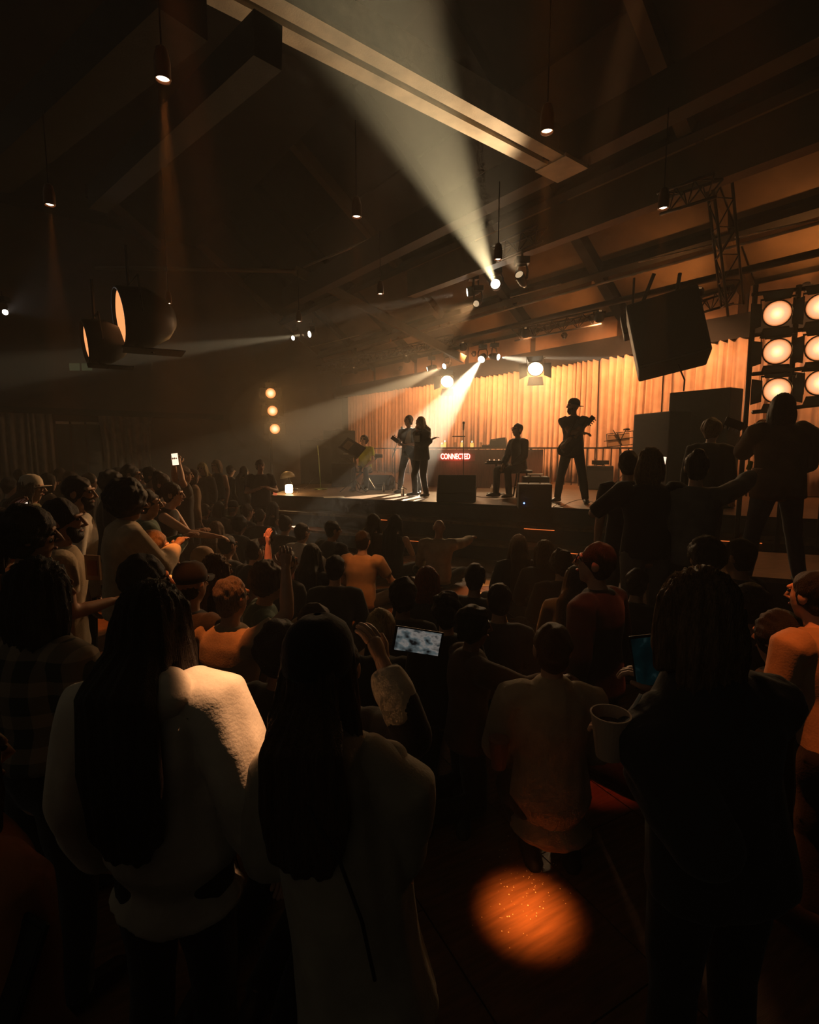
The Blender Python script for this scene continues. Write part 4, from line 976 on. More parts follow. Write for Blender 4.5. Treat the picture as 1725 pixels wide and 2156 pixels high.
        ex.ball(S(hc+hf*0.10-hu*0.015), (0.014*s,0.022*s,0.022*s), Rh, 6, 4)
    # hands
    palms = []
    for k in (0,1):
        sg = -1 if k == 0 else 1
        hd_ = hand_dir[k]; lat = hd_.cross(Vector((0,0,1)))
        if lat.length < 0.25: lat = hd_.cross(fw)
        lat.normalize(); nrm = lat.cross(hd_).normalized()
        if nrm.dot(Vector((-sg*0.6,0.3,-0.5))) < 0: nrm = -nrm
        w0 = wri[k]
        B_.loft([S(w0), S(w0+hd_*0.045), S(w0+hd_*0.085)], [(0.026*s,0.019*s),(0.040*s,0.019*s),(0.038*s,0.016*s)], side=lat, n=nseg)
        pc_ = w0 + hd_*0.07; palms.append((root + M3 @ S(pc_), M3 @ hd_, M3 @ nrm, M3 @ lat))
        tl = lat if lat.dot(Vector((-sg,0.6,0.3))) > 0 else -lat
        if fingers or not far:
            for i, L_ in enumerate((0.070,0.080,0.074,0.058)):
                b0 = w0 + hd_*0.085 + tl*(0.030-0.020*i); pts = [b0]; cu = R(curl)
                dv = hd_.copy(); ax = lat
                for j in range(3):
                    ang = cu*(0.5+0.5*j)
                    dd = hd_*math.cos(ang*1.0) + nrm*math.sin(ang*1.0); pts.append(pts[-1] + dd*(L_*(0.42,0.32,0.26)[j]))
                ex.loft([S(p_) for p_ in pts], [0.0095*s,0.009*s,0.0085*s,0.007*s], n=6)
            b0 = w0 + hd_*0.025 + tl*0.030
            ex.loft([S(b0), S(b0+tl*0.028+hd_*0.028+nrm*0.008), S(b0+tl*0.036+hd_*0.062+nrm*0.018)], [0.012*s,0.0105*s,0.008*s], n=6)
        else:
            B_.loft([S(w0+hd_*0.08), S(w0+hd_*0.14+nrm*0.03)], [(0.034*s,0.014*s),(0.026*s,0.011*s)], side=lat, n=6)
    body = soft(name, B_, skin_mat(skin), None, max(vox*0.8, 0.008)*s, 4, None, ex)
    body.location = root; body.rotation_euler = (0,0,ry)
    tag(body, label, 'person', group)
    # ---- clothes
    style, col = top; cm_ = CL[col] if col in CL else MATS[col]
    infl = {'tee':0.022,'tank':0.016,'long':0.022,'shirt':0.028,'hoodie':0.038,'jacket':0.034,'coat':0.036,'none':0}[style]
    if style != 'none':
        T_ = MB()
        lo = {'tee':-0.14,'tank':-0.02,'long':-0.14,'shirt':-0.22,'hoodie':-0.20,'jacket':-0.20,'coat':-1.0}[style] if hem is None else hem
        sit = pose in ('cross','knees','kneel','recline','stool')
        if sit: lo = max(lo, -0.10 if pose != 'kneel' else -0.30)
        tt = [t_ for t_ in tors if t_[0] > lo-0.01]
        if style == 'coat': tt = [(f, max(a, 0.165) if f < 0.9 else a, max(b, 0.125) if f < 0.9 else b) for f,a,b in tt]
        first = [(lo, tors[1][1]*(1.04 if lo > -0.35 else 1.25), tors[1][2]*(1.08 if lo > -0.35 else 1.25))] + ([(-0.3,0.17,0.125)] if lo < -0.35 else [])
        tt = first + [t_ for t_ in tt if t_[0] > (first[-1][0]+0.08)]
        T_.loft([sp_(f) for f,_,_ in tt], [((a*wd+infl)*s, (b+infl)*s) for _,a,b in tt], side=sid, n=14, cap=0.15)
        sv = sleeve if sleeve is not None else {'tee':0.62,'tank':0,'long':1.9,'shirt':1.9,'hoodie':1.93,'jacket':1.9,'coat':1.95}[style]
        for k in (0,1):
            if sv <= 0: continue
            e1 = shl[k].lerp(elb[k], min(1, sv)); c_in = shl[k]-sid*(0.05*(1 if k == 1 else -1))
            T_.loft([S(c_in), S(shl[k]), S((shl[k]+e1)/2), S(e1)], [(0.062+infl*0.8)*s*wd, (0.060+infl*0.8)*s*wd, (0.053+infl)*s, (0.046+infl)*s], n=10, cap=0.15 if sv < 1 else 0.8)
            if sv > 1:
                e2 = elb[k].lerp(wri[k], sv-1)
                T_.loft([S(elb[k]), S((elb[k]+e2)/2), S(e2)], [(0.044+infl)*s, (0.044+infl*1.1)*s, (0.034+infl*0.55)*s], n=10, cap=0.15)
        if style in ('hoodie','coat','jacket','shirt'):
            T_.loft([S(nk-spd*0.03), S(nk+spd*0.035+Vector((0,0.01,0)))], [(0.085*s,0.08*s),(0.070*s,0.068*s)], n=12, cap=0.1)
        if hood:
            T_.loft([S(nk-fw*0.075-sid*0.10+spd*0.0), S(nk-fw*0.13-spd*0.03), S(nk-fw*0.075+sid*0.10+spd*0.0)], [0.05*s,0.075*s,0.05*s], n=10)
        amp = {'tee':0.005,'tank':0.002,'long':0.006,'shirt':0.009,'hoodie':0.012,'jacket':0.009,'coat':0.011}[style]*fold
        soft('top' if style in ('tee','tank','long') else style if style != 'long' else 'top', T_, cm_, body, vox*s, 4, lambda v, a=amp, s_=seed: a*(noise3(v*np.array([1,1,0.55]), 16, s_, 3)+0.5))
    if bottom is not None:
        Q_ = MB()
        pp = [(-0.17,0.10,0.085),(0.0,0.160,0.114),(0.16,0.148,0.106)]
        Q_.loft([sp_(f) for f,_,_ in pp], [((a*wd+0.006)*s, (b+0.006)*s) for _,a,b in pp], side=sid, n=12, cap=0.3)
        for k in (0,1):
            kn, an = Vector(po['kn'][k]), Vector(po['an'][k])
            Q_.loft([S(hips[k]), S((hips[k]+kn)/2), S(kn)], [0.096*s*wd, 0.088*s, 0.072*s], n=10)
            e2 = kn.lerp(an, 1.02); Q_.loft([S(kn), S((kn+e2)/2), S(e2)], [0.070*s, 0.070*s, 0.060*s], n=10, cap=0.2)
        soft('trousers', Q_, CL[bottom], body, vox*1.15*s, 4, lambda v, s_=seed+1: 0.006*noise3(v, 18, s_, 2))
    if shoes:
        for k in (0,1):
            tv = Vector(po['toe'][k]).normalized(); an = Vector(po['an'][k]); ft = an + Vector((0,0,-0.032))
            mb = MB().loft([S(ft-tv*0.065), S(ft-tv*0.02+Vector((0,0,0.012))), S(ft+tv*0.08), S(ft+tv*0.165+Vector((0,0,-0.006))), S(ft+tv*0.19+Vector((0,0,-0.012)))],
                           [(0.034*s,0.040*s),(0.042*s,0.050*s),(0.048*s,0.040*s),(0.042*s,0.028*s),(0.026*s,0.018*s)], side=tv.cross(Vector((0,0,1))), n=10)
            me = mesh('shoe', mb, True); me.materials.append(M_SHOE); o = bpy.data.objects.new('shoe', me); COL.objects.link(o); o.parent = body
    # ---- hair, hats
    hst, hcol = hair[0], hair[1]; hmt = HR.get(hcol) or CL.get(hcol)
    K = MB(); hvox = max(vox*0.75, 0.007)*s
    amp, sc_ = 0.004, 60
    if hst in ('short','crop','curly','long','bob','bun','pony','wavy','cap_long','cap','beanie_long','afro'):
        e = {'crop':0.006,'short':0.014,'curly':0.030,'afro':0.055}.get(hst, 0.016)
        up_ = {'crop':0.0,'afro':0.01}.get(hst, 0.006)
        if hst not in ('cap',):
            K.ball(S(hc+hu*(0.026+up_)-hf*0.020), ((0.074+e)*s, (0.086+e)*s, (0.088+e)*s), Rh, 16, 12)
            K.ball(S(hc-hu*0.030-hf*0.042), ((0.066+e*0.6)*s, (0.050+e*0.6)*s, (0.062+e*0.4)*s), Rh, 12, 8)
        else: K.ball(S(hc-hu*0.025-hf*0.040), (0.072*s,0.056*s,0.060*s), Rh, 12, 8)
        if hst in ('curly','afro'): amp, sc_ = 0.011, 85
        if hst in ('short','crop'): amp, sc_ = 0.007, 75
    if hst in ('long','wavy','bob','cap_long','beanie_long'):
        L_ = hairlen if hairlen else (0.16 if hst == 'bob' else 0.42)
        dn = -Vector((0,0,1)) if pose in ('stand','contra','wide') else (-spd*0.8-Vector((0,0,0.2))).normalized()
        b0 = hc - hf*0.062 + hu*0.02; b1 = hc - hf*0.085 - hu*0.07; bk = nk - fw*(0.125+infl*1.3) + spd*0.0
        pts = [b0, b1]; rr_ = [(0.088,0.06),(0.098,0.055)]
        if L_ < 0.2: pts += [hc - hf*0.07 - hu*(0.07+L_*0.55)]; rr_ += [(0.095,0.045)]
        else:
            pts += [bk+spd*0.02, bk + dn*(L_*0.45) + fw*0.0, bk + dn*(L_*0.85), bk + dn*L_]; rr_ += [(0.112,0.045),(0.122,0.036),(0.105,0.030),(0.07,0.016)]
        K.loft([S(p_) for p_ in pts], [(a*s, b*s) for a,b in rr_], side=hs, n=14)
        for sg in (-1,1):
            l0 = hc + hs*0.066*sg + hf*0.015 + hu*0.045; l1 = hc + hs*0.086*sg - hf*0.005 - hu*0.06; pts = [l0, l1]; rr_ = [(0.030,0.040),(0.026,0.046)]
            if L_ >= 0.2: pts += [hc + hs*0.098*sg - hf*0.015 - hu*0.15, hc + hs*0.11*sg - hf*0.02 - hu*(0.15+min(L_,0.3)*0.4)]; rr_ += [(0.030,0.040),(0.018,0.024)]
            else: pts += [hc + hs*0.088*sg + hf*0.0 - hu*(0.07+L_*0.4)]; rr_ += [(0.020,0.034)]
            K.loft([S(p_) for p_ in pts], [(a*s, b*s) for a,b in rr_], side=hs, n=10)
        amp, sc_ = (0.009,40) if hst == 'wavy' else (0.005,70)
    if hst == 'bun': K.ball(S(hc-hf*0.07+hu*0.115), (0.048*s,0.048*s,0.044*s), Rh, 12, 8)
    if hst == 'pony':
        K.loft([S(hc-hf*0.09+hu*0.05), S(hc-hf*0.15+hu*0.03), S(hc-hf*0.16-hu*0.08), S(hc-hf*0.13-hu*0.20)], [0.026*s,0.034*s,0.032*s,0.012*s], n=10)
    if K.v:
        def hd_disp(v, a=amp, k=sc_, s_=seed+2, st=hst):
            if st in ('curly','afro','short','crop'): return a*noise3(v, k, s_, 2)
            c_ = np.array(S(hc)); u = np.array(hu); rel = v - c_; ang = np.arctan2(rel @ np.array(hf), rel @ np.array(hs))
            g = np.random.default_rng(s_)
            return a*(0.55*np.sin(ang*19+g.uniform(0,6)+4*rel[:,2])+0.45*np.sin(ang*43+g.uniform(0,6)-6*rel[:,2])) + a*0.5*noise3(v, 24, s_, 1)
        soft('hair', K, hmt if hmt and hst not in ('x',) else HR['dark'], body, hvox, 3, hd_disp)
    hatc = CL[hair[2]] if len(hair) > 2 else CL['black']
    if hst in ('beanie','beanie_long'):
        b = MB().lathe([(0.101,-0.012),(0.108,0.0),(0.108,0.035),(0.104,0.045),(0.101,0.07),(0.084,0.105),(0.05,0.130),(0.012,0.142),(0.008,0.132),(0.045,0.120),(0.078,0.095),(0.094,0.03),(0.092,-0.010)], (0,0,0), None, n=24, closed=True)
        b.v = [tuple(S(hc - hf*0.012 + hu*0.02) + Rh @ (Vector((x*0.92,y*1.06,z))*s)) for (x,y,z) in b.v]
        me = mesh('beanie', b, True); me.materials.append(hatc); o = bpy.data.objects.new('beanie', me); COL.objects.link(o); o.parent = body
    if hst in ('cap','cap_long','cap_back'):
        bd = hf if hst != 'cap_back' else -hf
        b = MB().lathe([(0.089,0.0),(0.093,0.02),(0.090,0.055),(0.072,0.092),(0.04,0.112),(0.008,0.118),(0.006,0.112),(0.038,0.106),(0.068,0.086),(0.085,0.05),(0.086,0.0)], (0,0,0), None, n=24, closed=True)
        b.v = [tuple(S(hc - hf*0.010 + hu*0.022) + Rh @ (Vector((x*0.95,y*1.10,z))*s)) for (x,y,z) in b.v]
        me = mesh('cap', b, True); me.materials.append(hatc); co_ = bpy.data.objects.new('cap', me); COL.objects.link(co_); co_.parent = body
        br = MB(); vs = []; fs = []
        for l_ in (0,1):
            for i in range(7):
                a_ = R(-62+124*i/6)
                for rr_ in (0.088, 0.088+0.075*math.cos(a_*0.9)):
                    x = math.sin(a_)*0.088 if rr_ == 0.088 else math.sin(a_)*0.098; y = math.cos(a_)*rr_*1.1
                    vs.append(S(hc - hf*0.010 + hu*(0.026-0.004*l_ - (0.012*(x/0.09)**2))) + S(hs*x) + S(bd*y))
        for i in range(6):
            a = 2*i; fs.append((a, a+1, a+3, a+2)); fs.append((14+a+2, 14+a+3, 14+a+1, 14+a)); fs.append((a+1, 15+a, 17+a, a+3))
        br.add(vs, fs); me = mesh('brim', br, True); me.materials.append(hatc); o = bpy.data.objects.new('brim', me); COL.objects.link(o); o.parent = co_
    if beard and not far:
        bb = MB().loft([S(hc+hf*0.045-hu*0.045-hs*0.058), S(hc+hf*0.066-hu*0.098), S(hc+hf*0.045-hu*0.045+hs*0.058)], [(0.022*s,0.022*s),(0.032*s,0.034*s),(0.022*s,0.022*s)], n=10).loft([S(hc+hf*0.06-hu*0.055), S(hc+hf*0.05-hu*0.12)], [(0.052*s,0.032*s),(0.034*s,0.026*s)], side=hs, n=10)
        soft('beard', bb, HR[beard], body, hvox, 2, lambda v, s_=seed+5: 0.004*noise3(v, 90, s_, 1))
    if face and not far:
        for sg in (-1,1):
            me = mesh('eye', MB().ball(S(hc+hs*0.030*sg+hf*0.082+hu*0.008), (0.013*s,0.010*s,0.008*s), Rh, 8, 6), True); me.materials.append(M_EYE); o = bpy.data.objects.new('eye', me); COL.objects.link(o); o.parent = body
        me = mesh('mouth', MB().ball(S(hc+hf*0.086-hu*0.062), (0.024*s,0.010*s,0.008*s), Rh, 8, 6), True); me.materials.append(M_LIP); o = bpy.data.objects.new('mouth', me); COL.objects.link(o); o.parent = body
    if glasses:
        gl = MB()
        for sg in (-1,1):
            ring_ = [S(hc+hf*0.103+hu*0.006+hs*(0.032*sg)) + S(hs*(0.026*math.cos(a_))+hu*(0.020*math.sin(a_))) for a_ in [2*math.pi*i/12 for i in range(13)]]
            gl.tube(ring_, 0.0028*s, 5); gl.tube([S(hc+hf*0.100+hu*0.010+hs*0.058*sg), S(hc-hf*0.005+hu*0.010+hs*0.078*sg)], 0.0028*s, 5)
        gl.tube([S(hc+hf*0.105+hu*0.008-hs*0.007), S(hc+hf*0.105+hu*0.008+hs*0.007)], 0.003*s, 5)
        me = mesh('glasses', gl, True); me.materials.append(M_BLACK); o = bpy.data.objects.new('glasses', me); COL.objects.link(o); o.parent = body
    loc2w = lambda v: root + M3 @ S(v)
    info = dict(o=body, s=s, s0=s0, root=root, M3=M3, palms=palms, nk=loc2w(nk), hc=loc2w(hc), shl=[loc2w(v) for v in shl], elb=[loc2w(v) for v in elb], wri=[loc2w(v) for v in wri], fw=M3@fw, sid=M3@sid, spd=M3@spd, pel=loc2w(pel), hh=hh, hf=M3@hf, hs=M3@hs, hu=M3@hu)
    PEOPLE.append((label, round(s0,2), tuple(round(x,2) for x in loc2w(pel))))
    return info
def child(info, name, mb, m, smooth=True, label=None):
    """a worn piece given in room coordinates, carried by the person"""
    me = mesh(name, mb, smooth); fix_normals(me)
    me.transform((Matrix.Translation(info['root']) @ info['M3'].to_4x4()).inverted())
    me.materials.append(m); o = bpy.data.objects.new(name, me); COL.objects.link(o); o.parent = info['o']
    if label: o['label'] = label
    return o
def soft_child(info, name, mb, m, vox, disp=None, smooth=4):
    Mi = (Matrix.Translation(info['root']) @ info['M3'].to_4x4()).inverted()
    mb.v = [tuple(Mi @ Vector(v)) for v in mb.v]
    return soft(name, mb, m, info['o'], vox, smooth, disp)
def phone(label, c, n, up, screen=None, wd=0.074, ht=0.152, group='phones held up by the crowd'):
    """slab with a screen; n points out of the screen, up along its long side"""
    c = Vector(c); n = Vector(n).normalized(); up = Vector(up); up = (up - n*up.dot(n)).normalized(); x = up.cross(n)
    m3 = Matrix((x, up, n)).transposed(); t = thing('phone', label, 'phone', c, group)
    obj('case', MB().box(c, (wd, ht, 0.009), m3), M_BLACK, t, bev=0.003)
    obj('screen', MB().box(c+n*0.005, (wd*0.9, ht*0.9, 0.002), m3), screen or mat('screen_off', (0.01,0.01,0.012), 0.15), t)
    obj('camera_bump', MB().box(c-n*0.0055+up*ht*0.36-x*wd*0.2, (0.024,0.026,0.003), m3), M_BLACKP, t)
    return t
def screen_mat(name, cols, s, scale=9):
    if name in MATS: return MATS[name]
    m = bpy.data.materials.new(name); m.use_nodes = True; nt = m.node_tree; nt.nodes.clear()
    e = nt.nodes.new('ShaderNodeEmission'); o = nt.nodes.new('ShaderNodeOutputMaterial'); tc = nt.nodes.new('ShaderNodeTexCoord'); n = nt.nodes.new('ShaderNodeTexNoise'); r = nt.nodes.new('ShaderNodeValToRGB')
    n.inputs['Scale'].default_value = scale; n.inputs['Detail'].default_value = 2
    nt.links.new(tc.outputs['Generated'], n.inputs['Vector']); nt.links.new(n.outputs['Fac'], r.inputs['Fac']); nt.links.new(r.outputs['Color'], e.inputs[0]); nt.links.new(e.outputs[0], o.inputs[0])
    while len(r.color_ramp.elements) < len(cols): r.color_ramp.elements.new(0.5)
    for el, (p_, c_) in zip(r.color_ramp.elements, cols): el.position = p_; el.color = (*c_, 1)
    e.inputs[1].default_value = s; m.cycles.emission_sampling = 'NONE'; MATS[name] = m
    return m

POSES['kneelup'] = dict(h=1.30, pz=0.51, kn=((-0.12,0.03,0.07),(0.12,0.03,0.07)), an=((-0.11,-0.40,0.06),(0.11,-0.40,0.06)), toe=((0,-1,-0.1),(0,-1,-0.1)), lean=2)
# ------------------------------------------------------------------ performers
pf = lambda **k: dict(base=STAGE, vox=0.017, group='performers on stage', **k)
sg_mouth = P(876,899,10.75)
q = person('blond singer in black holding a microphone to her mouth', 885, 880, 'contra', d=10.95, yaw=128, hyaw=0, hair=('long','blond'), top=('jacket','black'), bottom='black', ik=((P(910,925,10.8),(0.3,0.2,-1)),(sg_mouth+Vector((0.03,0,-0.08)),(0.2,-0.3,-1))), hairlen=0.26, **pf())
child(q, 'shirt_print', MB().add([P(872,917,10.70),P(884,917,10.69),P(884,931,10.69),P(872,931,10.70),P(872,917,10.71),P(884,917,10.70),P(884,931,10.70),P(872,931,10.71)], [(0,1,2,3),(7,6,5,4),(0,4,5,1),(1,5,6,2),(2,6,7,3),(3,7,4,0)]), CL['white'], False)
m = thing('microphone', 'hand microphone at the mouth of the blond singer', 'microphone', sg_mouth); md_ = (q['palms'][1][0]-sg_mouth).normalized()
obj('handle', MB().loft([sg_mouth+md_*0.05, sg_mouth+md_*0.2], [0.02,0.015], n=10), M_BLACKP, m, smooth=True); obj('grille', MB().ball(sg_mouth+md_*0.03, 0.03), M_STEEL, m, smooth=True)
def guitar(label, body_c, neck_end, face_n, col, L_body=0.42, name='guitar'):
    c = Vector(body_c); e = Vector(neck_end); ax = (e-c).normalized(); n = Vector(face_n); n = (n-ax*n.dot(ax)).normalized(); x = ax.cross(n)
    t = thing(name, label, 'guitar', c)
    prof = []
    for i in range(28):
        a_ = 2*math.pi*i/28; yy = math.cos(a_)*L_body*0.5; wdt = 0.15*(1+0.18*math.cos(2*a_)) * (1.0 if math.cos(a_) < 0.1 else 0.80)
        prof.append((math.sin(a_)*wdt, yy))
    obj('body', MB().extrude(prof, c-n*0.022, x, ax, n*0.044), col, t, bev=0.01)
    nb_ = c+ax*(L_body*0.4)
    obj('neck', MB().beam(nb_+n*0.012, e+n*0.012, 0.05, 0.024, up=n), mat('guitar_neck', (0.12,0.06,0.03), 0.5), t)
    obj('headstock', MB().beam(e-ax*0.01, e+ax*0.17, 0.085, 0.02, up=n), col, t)
    for k in range(4): obj('tuner', MB().cyl(e+ax*(0.02+0.04*k)+x*0.045, e+ax*(0.02+0.04*k)+x*0.075, 0.009, n=6), M_CHROME, t)
    for dd in (0.02, -0.07): obj('pickup', MB().box(c+ax*dd+n*0.026, (0.085,0.03,0.012), Matrix((x, ax, n)).transposed()), M_BLACK, t)
    obj('bridge', MB().box(c-ax*0.13+n*0.026, (0.08,0.03,0.012), Matrix((x, ax, n)).transposed()), M_CHROME, t)
    return t
q = person('guitarist in black and white shirt standing behind the blond singer', 861, 876, 'wide', d=11.7, yaw=160, hyaw=-25, hpitch=-8, hair=('short','brown'), top=('tee','charcoal'), bottom='charcoal', arms=('front','front'), **pf())
child(q, 'shirt_print', MB().add([P(858,910,11.52),P(866,905,11.52),P(866,935,11.49),P(852,932,11.51),P(858,910,11.53),P(866,905,11.53),P(866,935,11.5),P(852,932,11.52)], [(0,1,2,3),(7,6,5,4),(0,4,5,1),(1,5,6,2),(2,6,7,3),(3,7,4,0)]), CL['cream'], False)
guitar('dark guitar held low by the guitarist behind the singer', P(868,953,11.36), P(838,930,11.30), (-0.1,-1,0.1), M_BLACKP)
kp = P(768,921,12.7)
q = person('keyboard player in a yellow shirt seated behind the music desk', 768, 921, 'stool', d=12.7, yaw=165, hpitch=-28, hair=('curly','dark'), top=('tee','yellow'), bottom='charcoal', arms=('lap','lap'), **pf())
t = thing('drum_stool', 'round black stool under the keyboard player', 'stool', (q['pel'].x, q['pel'].y, STAGE)); c = Vector((q['pel'].x, q['pel'].y, STAGE))
obj('seat', MB().lathe([(0.16,0.42),(0.18,0.44),(0.18,0.47),(0.15,0.48)], c), M_BLACKP, t)
for k in range(3): obj('leg', MB().tube([c+Vector((0,0,0.42)), c+Vector((0.25*math.cos(2.1*k),0.25*math.sin(2.1*k),0.01))], 0.015, 6), M_CHROME, t)
q = person('seated man in glasses and black sweater on a stool', 1091, 897, 'stool', d=STOOL.y+0.02, yaw=118, hpitch=-10, hair=('short','black'), top=('long','black'), bottom='black', arms=('lap','lap'), glasses=True, skin='tan', **pf())
q = person('tall bass player in a backward cap standing on stage', 1209, 842, 'wide', d=9.65, yaw=152, hyaw=-48, hpitch=-6, hair=('cap_back','dark','black'), top=('tee','black'), bottom='black', skin='tan', ik=((P(1190,935,9.3),(-0.5,-0.2,-1)),(P(1228,912,9.3),(0.6,0,-0.6))), beard='dark', fold=1.6, hem=-0.25, **pf())
guitar('dark bass guitar slung across the tall bass player', P(1196,938,9.40), P(1236,893,9.26), (-0.1,-1,0.15), M_BLACKP, 0.44, 'bass_guitar')
child(q, 'strap', MB().tube([P(1190,930,9.45), P(1205,897,9.42), P(1214,884,9.52), P(1220,890,9.74)], 0.022, 6), M_BLACKP)
q = person('guitarist in a loose jacket seen from behind under the lamp tower', 1650, 834, 'wide', d=5.0, base=0.55, yaw=-8, hyaw=-25, hair=('bob','dark'), top=('jacket','brown'), bottom='denim', vox=0.016, arms=('front','front'), wd=1.15, skin='tan', fold=1.6, ik=((P(1592,905,5.3),(-0.6,-0.2,-1)),None))
guitar('dark guitar with its neck pointing out left of the man in the loose jacket', P(1668,935,5.35), P(1562,898,5.45), (0.2,1,0.0), M_BLACKP)
cl_ = P(1582,980,4.9); o = obj('cloth_patch', MB().loft([P(1582,972,4.88), P(1577,988,4.88)], [(0.022,0.010),(0.028,0.010)], n=8), CL['yellow'], smooth=True); tag(o, 'small bright yellow cloth at the hip of the man in the loose jacket', 'cloth')
person('curly-haired person in dark clothes turned right beside the tall screen', 1502, 887, 'stand', d=5.75, base=0.55, yaw=-40, hyaw=-25, hair=('curly','light'), top=('long','black'), bottom='black', vox=0.017)
q = person('woman with dark pinned hair in a pale top reaching right', 1468, 958, 'stand', d=4.35, yaw=-20, hair=('bun','black'), top=('long','grey'), bottom='black', vox=0.016, ik=(None,(P(1592,992,4.6),(0.2,-0.5,-1))))
q = person('man in a black shirt with both arms spread before the stage', 1371, 949, 'stand', d=4.45, yaw=-5, hyaw=-30, hair=('wavy','light'), hairlen=0.14, top=('tee','black'), bottom='grey', vox=0.016, wd=1.15, sleeve=0.95, hem=-0.1, ik=((P(1292,1048,4.65),(-0.6,-0.3,-0.4)),(P(1440,1040,4.65),(0.6,-0.3,-0.4))))
person('dark short-haired head close left of the man with spread arms', 1324, 954, 'stand', d=5.0, yaw=-15, hair=('short','dark'), top=('tee','black'), bottom='charcoal', vox=0.018)
phone('small white-lit phone beside the head of the man with spread arms', P(1394,975,5.2), (-0.25,-1,0.0), (0.12,0,1), emis('phone_white', (1.0,0.72,0.5), 1.6), 0.07, 0.14)

# ------------------------------------------------------------------ standing and kneeling crowd at the left
plaid = bpy.data.materials.new('cloth_plaid'); plaid.use_nodes = True; nt = plaid.node_tree; b = nt.nodes['Principled BSDF']; b.inputs['Roughness'].default_value = 0.9
tc = nt.nodes.new('ShaderNodeTexCoord'); sx_ = nt.nodes.new('ShaderNodeSeparateXYZ'); nt.links.new(tc.outputs['Object'], sx_.inputs[0]); acc = None
for ax_, fr in (('X',70),('Z',62)):
    w_ = nt.nodes.new('ShaderNodeMath'); w_.operation = 'MULTIPLY'; w_.inputs[1].default_value = fr; nt.links.new(sx_.outputs[ax_], w_.inputs[0])
    s_ = nt.nodes.new('ShaderNodeMath'); s_.operation = 'SINE'; nt.links.new(w_.outputs[0], s_.inputs[0])
    g_ = nt.nodes.new('ShaderNodeMath'); g_.operation = 'GREATER_THAN'; g_.inputs[1].default_value = 0.25; nt.links.new(s_.outputs[0], g_.inputs[0])
    if acc is None: acc = g_
    else:
        ad = nt.nodes.new('ShaderNodeMath'); ad.operation = 'ADD'; nt.links.new(acc.outputs[0], ad.inputs[0]); nt.links.new(g_.outputs[0], ad.inputs[1]); acc = ad
hv = nt.nodes.new('ShaderNodeMath'); hv.operation = 'MULTIPLY'; hv.inputs[1].default_value = 0.5; nt.links.new(acc.outputs[0], hv.inputs[0])
cr = nt.nodes.new('ShaderNodeValToRGB'); cr.color_ramp.elements[0].color = (0.02,0.025,0.02,1); cr.color_ramp.elements[1].color = (0.22,0.16,0.10,1); nt.links.new(hv.outputs[0], cr.inputs['Fac']); nt.links.new(cr.outputs['Color'], b.inputs['Base Color'])
MATS['plaid'] = plaid
cg = 'people in the crowd'
person('person in a plaid shirt with a bare strip of waist at the left edge', 85, 1190, 'stand', d=1.62, yaw=-22, hair=('wavy','black'), hairlen=0.18, top=('shirt','plaid'), bottom='black', vox=0.013, hem=0.16, arms=('front','front'), skin='tan', group=cg)
q = person('long dark-haired woman in a white hoodie seen from behind', 322, 1236, 'stand', d=1.30, yaw=-6, hair=('long','dark'), hairlen=0.44, top=('hoodie','cream'), bottom='black', vox=0.011, hem=-0.30, arms=('down','out'), group=cg, hood=True, wd=1.0, fold=1.5, slean=-4)
wr = q['wri'][1]
t = child(q, 'bracelet', MB().lathe([(0.040,-0.006),(0.046,-0.006),(0.046,0.006),(0.040,0.006)], wr, frame(q['palms'][1][1]), n=20, closed=True), M_CHROME, label='shiny bracelet')
q = person('person in a black beanie and long pale coat seen from behind', 674, 1326, 'stand', d=1.17, yaw=-8, hyaw=-12, hair=('beanie_long','brown','black'), hairlen=0.30, top=('coat','coat'), bottom='black', vox=0.011, hem=-0.62, group=cg, wd=0.84, fold=1.6, slean=-9, shdrop=0.11, arms=('front','front'))
qc = q
q = person('person in a dark top raising a phone behind the black beanie', 712, 1350, 'kneelup', d=1.75, yaw=-6, hair=('short','black'), top=('long','charcoal'), bottom='black', vox=0.014, group=cg, fingers=True, ik=(None,(P(806,1395,1.55),(0.5,-0.3,-1))))
e, w_ = q['elb'][1], q['wri'][1]
soft_child(q, 'cuff', MB().loft([e.lerp(w_,0.25), e.lerp(w_,0.6), e.lerp(w_,0.9)], [0.062,0.066,0.048], n=12, cap=0.2), CL['cream'], 0.010, lambda v: 0.006*noise3(v, 40, 5, 2))
q = qc
soft_child(q, 'coat_shoulder', MB().loft([q['shl'][1]-q['sid']*0.03+Vector((0,0,0.01)), q['shl'][1]+q['sid']*0.05+Vector((0,0,-0.07)), q['shl'][1]+q['sid']*0.06+Vector((0,0,-0.17))], [(0.07,0.07),(0.09,0.085),(0.06,0.06)], n=14), CL['coat'], 0.012, lambda v: 0.012*noise3(v, 20, 6, 2))
bk = lambda a_, z_, o_=0.185: q['nk'] + q['sid']*a_ - q['fw']*o_ + Vector((0,0,z_))
child(q, 'strap', MB().tube([bk(-0.02,-0.02,0.15), bk(0.03,-0.09,0.175), bk(0.085,-0.20,0.172), bk(0.13,-0.34,0.17), bk(0.155,-0.48,0.165)], 0.004, 6), M_BLACKP, label='thin dark cord down the back of the coat')
ph = P(880,1350,1.50)
phone('phone held sideways with a bright picture of the singers', ph, (0.12,-1,0.12), (1,0.12,-0.20), screen_mat('screen_live', [(0.30,(0.02,0.02,0.02)),(0.45,(0.30,0.36,0.36)),(0.55,(0.7,0.62,0.55)),(0.68,(0.10,0.12,0.12))], 0.22, 4.0), 0.074, 0.148)
q = person('person kneeling in a long pale shirt in the middle foreground', 1164, 1316, 'kneel', d=2.30, yaw=-4, hair=('short','black'), top=('shirt','beige'), bottom='black', vox=0.013, hem=-0.40, group=cg, arms=('lap','lap'), wd=0.98, fold=1.4)
